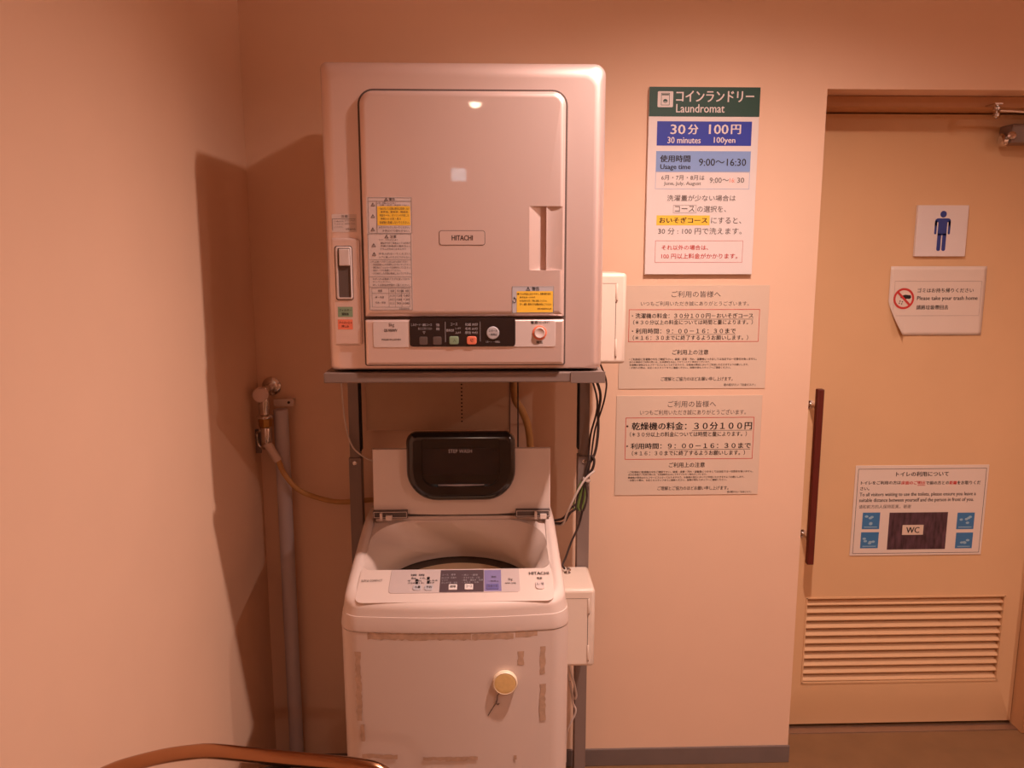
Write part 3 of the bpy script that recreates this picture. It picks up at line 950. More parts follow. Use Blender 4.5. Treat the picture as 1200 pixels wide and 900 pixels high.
# old tape marks on the front
def front_y(x):
    return WY0 + 0.0015 - BOW * (1 - ((x - WC) / HW) ** 2) - 0.0007
def residue(x0, z0, x1, z1, seed):
    x0, x1 = min(x0, x1), max(x0, x1); z0, z1 = min(z0, z1), max(z0, z1)
    rnd = random.Random(seed)
    b = MB()
    if x1 - x0 > z1 - z0:
        n = max(6, int((x1 - x0) / 0.008))
        lo = []; hi = []
        for k in range(n + 1):
            x = x0 + (x1 - x0) * k / n
            a = rnd.uniform(0, 0.22); c = rnd.uniform(0, 0.22)
            h = z1 - z0
            lo.append((x, front_y(x), z0 + h * a)); hi.append((x, front_y(x), z1 - h * c))
        L = b._loop(lo); H = b._loop(hi)
    else:
        n = max(6, int((z1 - z0) / 0.008))
        lo = []; hi = []
        for k in range(n + 1):
            z = z0 + (z1 - z0) * k / n
            h = x1 - x0
            xa = x0 + h * rnd.uniform(0, 0.2); xb = x1 - h * rnd.uniform(0, 0.2)
            lo.append((xa, front_y(xa), z)); hi.append((xb, front_y(xb), z))
        L = b._loop(lo); H = b._loop(hi)
    b.bridge(L, H, False)
    b.obj('tape_residue', M_TAPE, cabw)
residue(-0.2861, 0.77, -0.0406, 0.7905, 1)
residue(-0.0385, 0.7694, 0.0607, 0.7867, 2)
residue(0.0647, 0.7724, 0.1175, 0.7898, 3)
residue(0.069, 0.7024, 0.0864, 0.7374, 4)
residue(-0.3194, 0.5596, -0.3031, 0.7384, 5)
residue(-0.3109, 0.5054, -0.2986, 0.5505, 6)
residue(0.123, 0.5532, 0.1396, 0.6495, 7)
residue(0.1234, 0.6761, 0.1388, 0.7465, 71)
residue(-0.3083, 0.4605, -0.2216, 0.4742, 8)
residue(-0.1591, 0.458, -0.0266, 0.4694, 9)
residue(-0.1053, 0.4554, -0.0515, 0.4691, 10)
residue(0.0608, 0.4546, 0.0691, 0.466, 11)
for fx in (WC - 0.21, WC + 0.21):
    for fy in (-0.56, -0.13):
        MB().lathe([(0.026, 0), (0.026, 0.012), (0.018, 0.016), (0.018, 0.036)], (fx, fy, 0), (0, 0, 1), 20).obj('foot', M_RUBBER, wm)

# cream round reel badge stuck on the front
rx, rz = (0.0398, 0.6626)
ry = front_y(rx)
rl = thing('badge_reel', 'round cream badge reel with a short cord stuck on the washing machine front', 'badge reel', (rx, ry, rz))
MB().lathe([(0.0295, -0.0006), (0.0300, -0.004), (0.0300, -0.009), (0.027, -0.0125), (0.0255, -0.0115)], (rx, ry, rz), (0, 1, 0), 44).obj('reel_case', M_CREAM, rl)
MB().lathe([(0.0255, -0.0110), (0.0252, -0.0122), (0.02, -0.0126)], (rx, ry, rz), (0, 1, 0), 44).obj('badge_face', M_BADGEY, rl)
b = MB()
b.tube([(rx - 0.014, ry - 0.006, rz - 0.028), (rx - 0.018, ry - 0.005, rz - 0.034), (rx - 0.019, ry - 0.004, rz - 0.046), (rx - 0.021, ry - 0.004, rz - 0.052),
        (rx - 0.018, ry - 0.004, rz - 0.058), (rx - 0.014, ry - 0.004, rz - 0.055)], 0.0016, 8)
b.obj('hook', M_STEELP, rl)
MB().tube([(rx - 0.019, ry - 0.002, rz - 0.052), (rx - 0.028, ry - 0.0015, rz - 0.066), (rx - 0.041, ry - 0.0015, rz - 0.088)], 0.0006, 6).obj('cord', M_CABLEB, rl)

# ---------------------------------------------------------------- coin boxes
def coin_box(label, x0, x1, yf, yb, z0, z1, hx):
    t = thing('coin_box', label, 'coin box', ((x0 + x1) / 2, yb, z0), 'ivory coin boxes')
    MB().box(x0, x1, yf, yb, z0, z1, 0.010, 4).obj('case', M_BOX, t)
    # front hinge line with two knuckles
    MB().box(hx - 0.0006, hx + 0.0006, yf - 0.0006, yf + 0.002, z0 + 0.020, z1 - 0.026).obj('door_seam', M_SEAM, t)
    MB().box(x0 + 0.006, hx, yf - 0.0005, yf + 0.002, z1 - 0.0268, z1 - 0.0262).obj('door_seam', M_SEAM, t)
    for a, c in ((z1 - 0.070, z1 - 0.028), (z0 + 0.022, z0 + 0.066)):
        b = MB()
        b.lathe([(0.0022, 0), (0.0028, 0.001), (0.0028, c - a - 0.001), (0.0022, c - a)], (hx + 0.0018, yf - 0.001, a), (0, 0, 1), 10)
        b.obj('hinge', M_BOX, t)
        MB().lathe([(0.0026, 0), (0.0026, 0.004)], (hx + 0.0018, yf - 0.0012, a - 0.004), (0, 0, 1), 10).obj('hinge_pin', M_CHROME, t)
    # lock on the top
    lx = x0 + 0.030
    b = MB()
    b.lathe([(0.010, -0.001), (0.010, 0.003), (0.007, 0.004)], (lx, yb - 0.055, z1), (0, 0, 1), 20)
    b.box(lx - 0.002, lx + 0.002, yb - 0.066, yb - 0.044, z1 + 0.003, z1 + 0.016, 0.0008)
    b.lathe([(0.005, 0), (0.007, 0.003), (0.004, 0.007)], (lx + 0.004, yb - 0.045, z1 + 0.006), (0.6, -0.5, 0.3), 12)
    b.obj('lock', M_CHROME, t)
    return t
c1 = coin_box('ivory coin box fixed beside the clothes dryer, partly over the upper price notice', 0.2775, 0.370, -0.300, -0.128, 1.383, 1.6235, 0.3415)
c2 = coin_box('ivory coin box fixed beside the washing machine, below the dangling cables', 0.203, 0.301, -0.300, -0.128, 0.514, 0.7465, 0.2805)
# ---------------------------------------------------------------- notices on the wall
# laundromat price board
lb = thing('laundromat_sign', 'tall white price board with a dark green header, on the wall beside the dryer', 'sign', (0.6255, 0, 1.6119))
sx0, sz0, sx1, sz1 = 0.4714, 1.6119, 0.7937, 2.1463
LY = -0.014
MB().box(sx0, sx1, LY, -0.001, sz0, sz1, 0.001).obj('board', M_SIGN, lb)
t1 = LY - 0.0004; t2 = LY - 0.0008; t3 = LY - 0.0012
hz = 2.0644
hdp = MB().rect(sx0, hz, sx1, sz1, t1).obj('header', M_GREEN, lb)
b = Lines()
b.text('コインランドリー', 0.5498, 2.1051, 0.7753, 2.1357, t2, 0.03)
b.text('Laundromat', 0.5504, 2.0755, 0.691, 2.0987, t2, 0.015)
b.obj('header_lettering', M_SIGN, hdp)
ic = MB().slab(rr(*(0.4958, 2.0901, 0.5406, 2.1339), 0.003), t2, LY).obj('pictogram', M_SIGN, hdp)
b = MB()
ix0, iz0, ix1, iz1 = 0.5057, 2.0953, 0.5302, 2.1292
b.frame(ix0, iz0, ix1, iz1, t3, 0.0013)
b.rect(ix0 + .002, iz1 - 0.0062, ix1 - .002, iz1 - 0.003, t3)
cxi, czi = (ix0 + ix1) / 2, iz0 + 0.0105
b.flat([(cxi + 0.0068 * cos(a), t3, czi + 0.0068 * sin(a)) for a in [k * pi / 12 for k in range(13)]])
b.flat([(cxi - 0.0055, t3, czi - 0.001), (cxi - 0.0055, t3, czi - 0.0025), (cxi, t3, czi - 0.0042), (cxi + 0.0055, t3, czi - 0.0025), (cxi + 0.0055, t3, czi - 0.001), (cxi, t3, czi - 0.0025)])
b.obj('pictogram_washer', M_GREEN, ic)
bp = MB().rect(0.4964, 1.983, 0.7733, 2.0511, t1).obj('price_panel', M_BLUE, lb)
b = Lines()
b.text('30', 0.5363, 2.0152, 0.5787, 2.0419, t2, 0.03)
b.text('分', 0.5874, 2.015, 0.6161, 2.0421, t2, 0.04)
b.text('100', 0.6485, 2.0158, 0.7045, 2.0425, t2, 0.03)
b.text('円', 0.713, 2.016, 0.741, 2.0422, t2, 0.04)
b.text('30 minutes', 0.5281, 1.9895, 0.6247, 2.0074, t2, 0.02)
b.text('100yen', 0.6636, 1.9861, 0.7262, 2.0072, t2, 0.02)
b.obj('price_lettering', M_SIGN, bp)
bp = MB().rect(0.4959, 1.9096, 0.7739, 1.9676, t1).obj('hours_panel', M_PALEBLUE, lb)
b = Lines()
b.text('使用時間', 0.508, 1.9365, 0.5961, 1.9558, t2, 0.035)
b.text('Usage time', 0.5092, 1.9123, 0.5975, 1.9302, t2, 0.03)
b.text('9:00～16:30', 0.6221, 1.9263, 0.7609, 1.9466, t2, 0.015)
b.obj('hours_lettering', M_BLACK, bp)
b = MB()
b.frame(0.4957, 1.8602, 0.7735, 1.9087, t1, 0.0008)
b.obj('summer_hours_frame', M_PALEBLUE, lb)
b = Lines()
b.text('6月・7月・8月は', 0.5131, 1.8852, 0.6401, 1.8993, t2)
b.text('June, July, August', 0.5206, 1.8686, 0.6302, 1.8813, t2)
b.text('9:00～', 0.6555, 1.8777, 0.7123, 1.8928, t2)
b.text('30', 0.737, 1.8783, 0.7578, 1.8929, t2)
b.text('洗濯量が少ない場合は', 0.532, 1.8257, 0.7348, 1.8429, t2)
b.text('コース', 0.5557, 1.7942, 0.6139, 1.8114, t2)
b.frame(0.5507, 1.7912, 0.619, 1.8138, t2, 0.0006)
b.text('の選択を、', 0.622, 1.7938, 0.7078, 1.812, t2)
b.text('にすると、', 0.6647, 1.7607, 0.7545, 1.779, t2)
b.text('30 分 : 100 円で洗えます。', 0.5083, 1.7294, 0.757, 1.7483, t2)
b.obj('instruction_lettering', M_GREYTXT, lb)
MB().text('16:', 0.7148, 1.8792, 0.7305, 1.8914, t2).obj('faded_lettering', M_SALMON, lb)
yl = MB().rect(0.5023, 1.7556, 0.6604, 1.7843, t1).obj('yellow_highlight', M_YELLOW, lb)
MB().text('おいそぎコース', 0.5107, 1.7621, 0.6532, 1.7784, t2, 0.035).obj('highlight_lettering', M_BLACK, yl)
b = Lines()
b.frame(0.5007, 1.6469, 0.7628, 1.711, t1, 0.0009)
b.text('それ以外の場合は、', 0.5199, 1.6835, 0.6589, 1.698, t2, 0.01)
b.text('100 円以上料金がかかります。', 0.5199, 1.6579, 0.7476, 1.6735, t2, 0.01)
b.obj('extra_charge_lettering', M_RED, lb)

# two laminated price notices
def notice(label, x0, z0, x1, z1, parts):
    t = thing('price_notice', label, 'notice', ((x0 + x1) / 2, 0, z0), 'laminated price notices on the wall')
    MB().box(x0, x1, -0.0022, -0.0006, z0, z1, 0.0004, 1).obj('sheet', M_PAPER, t)
    for nm, m, b_ in parts:
        b_.obj(nm, m, t)
    return t
ny = -0.0026
g_ = Lines(); k_ = Lines(); r_ = Lines()
g_.text('ご利用の皆様へ', 0.5569, 1.5429, 0.7058, 1.5619, ny)
g_.text('いつもご利用いただき誠にありがとうございます。', 0.4647, 1.5173, 0.7929, 1.5312, ny)
k_.text('・洗濯機の料金：３０分１００円－おいそぎコース', 0.4385, 1.4797, 0.808, 1.4952, ny, 0.02)
k_.rect(0.5671, 1.4764, 0.8085, 1.4775, ny)
k_.text('（＊３０分以上の料金については時間と量によります。）', 0.4428, 1.4605, 0.8074, 1.475, ny, 0.015)
k_.text('・利用時間：９：００－１６：３０まで', 0.4396, 1.4331, 0.7563, 1.4492, ny, 0.02)
k_.rect(0.5452, 1.4304, 0.7567, 1.4314, ny)
k_.text('（＊１６：３０までに終了するようお願いします。）', 0.4427, 1.4133, 0.7955, 1.4284, ny, 0.015)
k_.text('ご利用上の注意', 0.5647, 1.3689, 0.6752, 1.3841, ny, 0.015)
k_.text('・ご利用前に洗濯機の中をご確認下さい。破損・変質・汚れ・盗難等につきましては当店では一切責任を負いません。', 0.4325, 1.3515, 0.8247, 1.3589, ny, 0.01)
k_.text('次のお客様がご利用の際には、お洗濯物をお出しさせていただく場合がございます。', 0.434, 1.3439, 0.6816, 1.3497, ny, 0.01)
k_.text('洗濯機の使用はセルフサービスとなっておりますので、お客様の責任においてご利用いただきますようお願いします。', 0.4342, 1.3347, 0.8005, 1.3411, ny, 0.01)
k_.text('・お困りの際は、お近くのスタッフまでご連絡ください。故障の際もスタッフへご連絡ください。', 0.4344, 1.3259, 0.7456, 1.3322, ny, 0.01)
k_.text('ご理解とご協力のほどお願い申し上げます。', 0.5323, 1.2881, 0.7537, 1.3003, ny, 0.01)
k_.text('道の駅びえい「白金ビルケ」', 0.7267, 1.2715, 0.8247, 1.2795, ny, 0.01)
r_.frame(0.4291, 1.408, 0.8278, 1.507, ny, 0.0016)
notice('upper laminated notice giving washing machine charges, just under the laundromat board', 0.4018, 1.2638, 0.8547, 1.5792,
       [('greeting_lettering', M_GREYTXT, g_), ('notice_lettering', M_BLACK, k_), ('red_box', M_RED, r_)])
g_ = Lines(); k_ = Lines(); r_ = Lines()
g_.text('ご利用の皆様へ', 0.5561, 1.2056, 0.7054, 1.226, ny)
g_.text('いつもご利用いただき誠にありがとうございます。', 0.4707, 1.182, 0.7996, 1.1981, ny)
k_.text('・乾燥機の料金：３０分１００円', 0.4295, 1.1347, 0.8204, 1.159, ny, 0.03)
k_.rect(0.6342, 1.1318, 0.821, 1.1329, ny)
k_.text('（＊３０分以上の料金については時間と量によります。）', 0.4407, 1.113, 0.8056, 1.1287, ny, 0.015)
k_.text('・利用時間：９：００－１６：３０まで', 0.4309, 1.0745, 0.8197, 1.093, ny, 0.03)
k_.rect(0.5617, 1.0715, 0.8186, 1.0726, ny)
k_.text('（＊１６：３０までに終了するようお願いします。）', 0.4487, 1.0532, 0.8025, 1.069, ny, 0.015)
k_.text('ご利用上の注意', 0.5654, 1.0149, 0.678, 1.0308, ny, 0.015)
k_.text('・ご利用前に乾燥機の中をご確認下さい。破損・変質・汚れ・盗難等につきましては当店では一切責任を負いません。', 0.4371, 0.9972, 0.8315, 1.0043, ny, 0.01)
k_.text('次のお客様がご利用の際には、お洗濯物をお出しさせていただく場合がございます。', 0.4384, 0.9896, 0.6851, 0.9956, ny, 0.01)
k_.text('乾燥機の使用はセルフサービスとなっておりますので、お客様の責任においてご利用いただきますようお願いします。', 0.4386, 0.9797, 0.8041, 0.9863, ny, 0.01)
k_.text('・お困りの際は、お近くのスタッフまでご連絡ください。故障の際もスタッフへご連絡ください。', 0.4388, 0.9711, 0.7491, 0.9777, ny, 0.01)
k_.text('ご理解とご協力のほどお願い申し上げます。', 0.532, 0.9413, 0.7557, 0.9541, ny, 0.01)
k_.text('道の駅びえい「白金ビルケ」', 0.7521, 0.9311, 0.8279, 0.9377, ny, 0.01)
r_.frame(0.4266, 1.0411, 0.8271, 1.174, ny, 0.0017)
notice('lower laminated notice giving tumble dryer charges, above bare wall', 0.3974, 0.926, 0.8491, 1.2426,
       [('greeting_lettering', M_GREYTXT, g_), ('notice_lettering', M_BLACK, k_), ('red_box', M_RED, r_)])

# ---------------------------------------------------------------- signs on the toilet door
# man pictogram plate
mx0, mz0, mx1, mz1 = 1.3857, 1.6631, 1.5519, 1.8254
MY = 0.178
t = thing('toilet_sign', 'square white plate with a blue man pictogram on the toilet door', 'sign', ((mx0 + mx1) / 2, YD, mz0))
MB().box(mx0, mx1, MY, YD - 0.0005, mz0, mz1, 0.0008, 1).obj('plate', M_SIGN, t)
b = MB()
yy = MY - 0.0004
cx_ = (mx0 + mx1) / 2 + 0.001
hh_ = (mz1 - mz0)
S_ = hh_ / 60.0                               # sign is 60 units high
def pt(u, v):
    return (cx_ + u * S_, yy, mz0 + v * S_)
b.flat([pt(3.9 * cos(k * pi / 12), 49.6 + 3.9 * sin(k * pi / 12)) for k in range(24)])
def rrp(x0, z0, x1, z1, r):
    b.flat([pt(x, z) for x, z in rr(x0, z0, x1, z1, r, 6)(0)])
rrp(-9.6, 26, -6.9, 42, (1.35, 1.35, 0.4, 1.35))
rrp(6.9, 26, 9.6, 42, (1.35, 1.35, 1.35, 0.4))
b.flat([pt(u, v) for u, v in ((-5.4, 25), (5.4, 25), (5.4, 40.2), (6.9, 40.2), (6.9, 36), (9.6, 36), (9.6, 41)) ] +
       [pt(5.8 + 3.8 * cos(k * pi / 12), 41 + 3.8 * sin(k * pi / 12)) for k in range(1, 7)] +
       [pt(-5.8 + 3.8 * cos(k * pi / 12), 41 + 3.8 * sin(k * pi / 12)) for k in range(6, 12)] +
       [pt(u, v) for u, v in ((-9.6, 41), (-9.6, 36), (-6.9, 36), (-6.9, 40.2), (-5.4, 40.2))])
rrp(-5.4, 6.5, -0.7, 27, (2.2, 2.2, 0.2, 0.2))
rrp(0.7, 6.5, 5.4, 27, (2.2, 2.2, 0.2, 0.2))
b.obj('man_pictogram', M_NAVY, t)

# trash notice with its lower left corner curling off the door
tx0, tz0, tx1, tz1 = 1.3162, 1.4056, 1.635, 1.6315
t = thing('trash_notice', 'white paper on the toilet door about taking trash home, one corner curling up', 'notice', ((tx0 + tx1) / 2, YD, tz0))
b = MB()
NU, NV = 24, 18
grid = []
for j in range(NV + 1):
    row = []
    for i in range(NU + 1):
        u = i / NU; v = j / NV
        x = tx0 + (tx1 - tx0) * u; z = tz0 + (tz1 - tz0) * v
        dcorner = max(0.0, 1 - (u / 0.20 + v / 0.50))          # the curled corner
        y = YD - 0.002 - 0.030 * dcorner ** 1.4 - 0.0005
        x += 0.040 * dcorner ** 1.2
        z += 0.006 * dcorner
        row.append(b.bm.verts.new((x, y, z)))
    grid.append(row)
for j in range(NV):
    for i in range(NU):
        b.bm.faces.new((grid[j][i], grid[j][i + 1], grid[j + 1][i + 1], grid[j + 1][i]))
sh = b.obj('paper', M_PAPER2, t, recalc=False)
sm = sh.modifiers.new('thick', 'SOLIDIFY'); sm.thickness = 0.0006; sm.offset = 1
yy = YD - 0.0036
b = Lines()
b.text('ゴミはお持ち帰りください', 1.4099, 1.5463, 1.5961, 1.5607, yy, 0.015)
b.text('Please take your trash home', 1.4102, 1.5179, 1.6118, 1.5346, yy, 0.015)
b.text('請將垃圾帶回去', 1.4103, 1.4906, 1.5168, 1.5051, yy, 0.02)
b.obj('notice_lettering', M_BLACK, t)
b = MB()
b.frame(1.3329, 1.4704, 1.6214, 1.5835, yy, 0.0005)
b.obj('thin_border', M_SEAM, t)
cx_, cz_ = (1.3659, 1.5265)
b = MB()
R1, R2 = 0.0345, 0.0275
n = 36
o_ = b._loop([(cx_ + R1 * cos(2 * pi * k / n), yy, cz_ + R1 * sin(2 * pi * k / n)) for k in range(n)])
i_ = b._loop([(cx_ + R2 * cos(2 * pi * k / n), yy, cz_ + R2 * sin(2 * pi * k / n)) for k in range(n)])
b.bridge(o_, i_)
q = 0.0026
b.flat([(cx_ - 0.0205 - q, yy - 0.0003, cz_ + 0.0205 - q), (cx_ + 0.0205 - q, yy - 0.0003, cz_ - 0.0205 - q), (cx_ + 0.0205 + q, yy - 0.0003, cz_ - 0.0205 + q), (cx_ - 0.0205 + q, yy - 0.0003, cz_ + 0.0205 + q)])
b.obj('prohibition_ring', M_RED, t)
b = MB()
b.flat([(cx_ + u, yy, cz_ + v) for u, v in ((-0.012, 0.004), (-0.006, 0.010), (0.004, 0.013), (0.022, 0.011), (0.0245, 0.004), (0.020, -0.001), (0.010, 0.000), (0.004, -0.003), (-0.003, -0.002), (-0.002, 0.003), (-0.008, 0.001))])
b.obj('hand_pictogram', M_BLACK, t)
b = MB()
for u, v in ((-0.012, -0.008), (-0.004, -0.010), (-0.014, -0.015), (-0.006, -0.017)):
    b.flat([(cx_ + u - 0.0025, yy, cz_ + v), (cx_ + u, yy, cz_ + v - 0.003), (cx_ + u + 0.0028, yy, cz_ + v + 0.0005), (cx_ + u + 0.0004, yy, cz_ + v + 0.0028)])
b.obj('litter_pictogram', M_GREYTXT, t)

# toilet use notice
nx0, nz0, nx1, nz1 = 1.2468, 0.6431, 1.7075, 0.9634
t = thing('toilet_use_notice', 'framed white notice on toilet use with a dark WC photo, above the door louver', 'notice', ((nx0 + nx1) / 2, YD, nz0))
MB().box(nx0, nx1, 0.1868, YD - 0.0005, nz0, nz1, 0.0008, 1).obj('sheet', M_PAPER2, t)
y1_ = 0.1864; y2_n = 0.1860; y3_ = 0.1856
b = Lines()
b.frame(1.2559, 0.6509, 1.6993, 0.9521, y1_, 0.0014)
b.text('トイレの利用について', 1.3873, 0.9244, 1.5684, 0.9412, y1_, 0.03)
b.text('トイレをご利用の方は', 1.2683, 0.8969, 1.4056, 0.9095, y1_, 0.03)
b.text('で前の方との', 1.4924, 0.8951, 1.5723, 0.9078, y1_, 0.03)
b.text('をお取りくだ', 1.6013, 0.8947, 1.682, 0.9074, y1_, 0.03)
b.text('さい。', 1.2675, 0.877, 1.2981, 0.889, y1_, 0.03)
b.text('To all visitors waiting to use the toilets, please ensure you leave a', 1.2666, 0.8523, 1.6694, 0.8686, y1_, 0.015)
b.text('suitable distance between yourself and the person in front of you.', 1.2662, 0.8318, 1.6636, 0.8487, y1_, 0.015)
b.obj('notice_lettering', M_BLACK, t)
MB().text('请和前方的人保持距离，谢谢', 1.2667, 0.8117, 1.4473, 0.8256, y1_).obj('grey_lettering', M_GREYTXT, t)
b = Lines()
b.text('床面のご明示', 1.4074, 0.8959, 1.4901, 0.9085, y1_, 0.04)
b.text('距離', 1.5741, 0.8952, 1.5996, 0.9073, y1_, 0.04)
b.rect(1.4636, 0.892, 1.4902, 0.8938, y1_)
b.obj('red_lettering', M_RED, t)
b = MB()
x0, z0, x1, z1 = 1.375, 0.6646, 1.5786, 0.7971
b.rect(x0, z0, x1, z1, y1_)
ph_ = b.obj('dark_photo', M_PHOTO, t)
q = MB().rect(1.4236, 0.7171, 1.497, 0.7527, y2_n).obj('wc_plate', M_PAPER, ph_)
MB().text('WC', 1.4374, 0.7239, 1.4827, 0.7448, y3_, 0.03).obj('plate_lettering', M_BLACK, q)
for (bx_) in ((1.2821, 0.739, 1.3426, 0.7982), (1.2811, 0.6703, 1.343, 0.7281), (1.6119, 0.7354, 1.6723, 0.7947), (1.6135, 0.6663, 1.6729, 0.7231)):
    i0 = MB().rect(*bx_, y1_).obj('blue_icon', M_ICON, t)
    x0, z0, x1, z1 = bx_
    w_ = x1 - x0; h_ = z0 - z1 if z0 > z1 else z1 - z0
    zb = min(z0, z1); xb = min(x0, x1); w_ = abs(w_)
    b = MB()
    b.rect(xb + w_ * .12, zb + h_ * .10, xb + w_ * .88, zb + h_ * .15, y2_n)
    k = random.Random(int(abs(xb + zb) * 1e4))
    for j in range(5):
        uu = xb + w_ * k.uniform(.18, .78); vv = zb + h_ * k.uniform(.3, .8)
        b.flat([(uu + w_ * .10 * cos(a * pi / 6), y2_n - j * 0.00005, vv + h_ * .07 * sin(a * pi / 6)) for a in range(12)])
    b.obj('icon_drawing', M_ICONL, i0)

# ---------------------------------------------------------------- pipe, tap and hoses in the corner
pp = thing('drain_pipe', 'grey vertical plastic pipe standing in the corner left of the washing machine', 'pipe', (-0.612, -0.05, 0))
MB().lathe([(0.0215, 0), (0.0215, 1.215), (0.0190, 1.217)], (-0.613, -0.050, 0.0), (0, 0, 1), 32).obj('pipe', M_PVC, pp)
MB().lathe([(0.026, 0), (0.026, 0.03), (0.0225, 0.034)], (-0.613, -0.050, 0.0), (0, 0, 1), 32).obj('pipe_collar', M_PVC, pp)

tp = thing('water_tap', 'chrome wall tap with a pale round knob above the corner pipe', 'tap', (-0.6505, 0, 1.2783))
wx, wz = (-0.6493, 1.2783)
MB().lathe([(0.028, 0), (0.028, 0.004), (0.022, 0.009), (0.013, 0.010)], (wx, -0.0005, wz), (0, -1, 0), 32).obj('flange', M_CHROME, tp)
kx, kz = (-0.6348, 1.2892)
b = MB()
b.tube([(wx, -0.008, wz), (wx, -0.04, wz), (wx + 0.001, -0.092, wz - 0.002)], 0.0115, 14)
b.lathe([(0.0145, 0.03), (0.016, 0.02), (0.016, -0.02), (0.0135, -0.035), (0.0125, -0.050)], (wx + 0.001, -0.096, wz - 0.018), (0, 0, 1), 24)
b.lathe([(0.010, 0), (0.010, 0.022)], (wx + 0.001, -0.10, wz - 0.006), (0, -1, 0), 16)
b.obj('tap_body', M_CHROME, tp)
MB().lathe([(0.016, 0.0), (0.021, 0.003), (0.0215, 0.016), (0.018, 0.021), (0.006, 0.0225)], (wx + 0.001, -0.118, wz - 0.004), (0, -1, 0), 30).obj('knob', M_KNOB, tp)
zc = wz - 0.078
MB().lathe([(0.023, 0), (0.024, 0.002), (0.024, 0.006), (0.016, 0.009)], (wx + 0.001, -0.096, zc), (0, 0, 1), 28).obj('tap_flange', M_CHROME, tp)
MB().lathe([(0.0135, 0), (0.015, -0.004), (0.015, -0.042), (0.0135, -0.046)], (wx + 0.003, -0.096, zc - 0.028), (0, 0, 1), 24).obj('connector', M_CHROME, tp)
MB().lathe([(0.018, 0), (0.0205, -0.003), (0.0205, -0.010), (0.0195, -0.014), (0.0195, -0.024), (0.016, -0.028)], (wx + 0.002, -0.096, zc), (0, 0, 1), 8).obj('brass_nut', M_BRASS, tp)
b = MB()
bz = 1.234
b.box(wx + 0.012, -0.5791, -0.034, -0.030, bz - 0.012, bz + 0.010, 0.001)
b.box(-0.6019, -0.5804, -0.030, -0.0005, bz - 0.011, bz + 0.009, 0.001)
b.obj('wall_bracket', M_HOSEW, tp)
MB().lathe([(0.004, 0), (0.004, 0.003), (0.002, 0.004)], (-0.5921, -0.034, bz), (0, -1, 0), 12).obj('bracket_screw', M_BLACK, tp)
b = MB()
b.tube([(wx - 0.017, -0.078, zc - 0.010), (wx - 0.024, -0.070, zc - 0.045), (-0.6841, -0.060, 1.1454), (-0.6807, -0.055, 1.1089),
        (-0.6612, -0.060, 1.1008), (-0.6516, -0.070, 1.1394)], 0.0035, 8)
b.obj('wire_clip', M_CHROME, tp)
b = MB()
b.box(-0.693, -0.6753, -0.052, -0.046, 1.0829, 1.1561, 0.002)
b.obj('clip_plate', M_STEELP, tp)

wh = thing('inlet_hose', 'tan water hose sagging from the wall tap to the back of the washing machine', 'hose', (wx, -0.08, zc - 0.074))
c0 = (wx + 0.003, -0.096, zc - 0.0755)
c1_ = (-0.6162, -0.094, 1.0702)
MB().lathe([(0.011, 0), (0.012, 0.004), (0.0125, (Vector(c1_) - Vector(c0)).length - 0.004), (0.011, (Vector(c1_) - Vector(c0)).length)], c0, tuple(Vector(c1_) - Vector(c0)), 20).obj('hose_collar', M_HOSEW, wh)
MB().tube([(c1_[0] - 0.001, -0.094, c1_[2] + 0.006), (-0.601, -0.092, 1.0305), (-0.562, -0.086, 0.9787),
           (-0.5033, -0.07, 0.9467), (-0.4394, -0.048, 0.9275), (-0.33, -0.040, 0.93), (-0.26, -0.050, 0.90)], 0.0078, 12).obj('hose', M_HOSE, wh)

dh = MB().tube([(0.076, -0.062, 1.372), (0.0822, -0.062, 1.2548), (0.1027, -0.060, 1.2133), (0.1208, -0.060, 1.1684),
                (0.1286, -0.058, 1.1159), (0.1318, -0.052, 1.0404), (0.128, -0.045, 0.80), (0.128, -0.045, 0.40), (0.128, -0.045, 0.012)], 0.011, 12).obj('drain_hose', M_HOSE, None, origin=(0.128, -0.045, 0.0))
tag(dh, 'tan drain hose hanging behind the washing machine lid from the dryer stand', 'hose')
dc = MB().tube([(0.0901, -0.088, 1.377), (0.0915, -0.088, 1.23), (0.0916, -0.088, 1.13), (0.0917, -0.088, 1.02)], 0.0022, 8).obj('thin_cable', M_CABLEB, None, origin=(0.0915, -0.088, 1.02))
tag(dc, 'thin black cable hanging straight down behind the washing machine lid', 'cable')

# left thin cable
lc = MB().tube([(-0.4191, -0.13, 1.378), (-0.4149, -0.13, 1.2549), (-0.4064, -0.135, 1.1796), (-0.3901, -0.14, 1.1249),
                (-0.3615, -0.138, 1.0942), (-0.3258, -0.13, 1.0747), (-0.25, -0.12, 1.06), (-0.20, -0.11, 0.946)], 0.0024, 8).obj('power_cord', M_CABLEW, None, origin=(-0.3, -0.11, 0.946))
tag(lc, 'thin pale cord curving past the left post of the dryer stand', 'cable')

# cable bundle at the right post
cb = thing('cable_bundle', 'bundle of looped black and green cables tied in front of the right stand post', 'cables', (0.285, -0.14, 0.95))
def pts(seq, y):
    return seq
MB().tube([(0.279, -0.45, 1.418), (0.284, -0.36, 1.415), (0.3188, -0.30, 1.3427), (0.3333, -0.2, 1.2831), (0.329, -0.16, 1.2312), (0.3118, -0.15, 1.1664),
           (0.3008, -0.15, 1.0774), (0.2916, -0.15, 1.0261)], 0.0026, 8).obj('sensor_cord', M_CABLEB, cb)
MB().tube([(0.284, -0.14, 1.379), (0.326, -0.14, 1.2825), (0.3222, -0.14, 1.2147), (0.3231, -0.14, 1.164), (0.3142, -0.145, 1.1003),
           (0.2911, -0.15, 1.0569), (0.2889, -0.15, 1.0312), (0.3061, -0.155, 1.0542), (0.3107, -0.155, 1.0824), (0.3006, -0.15, 1.0953)], 0.0040, 8).obj('power_cord', M_CABLEB, cb)
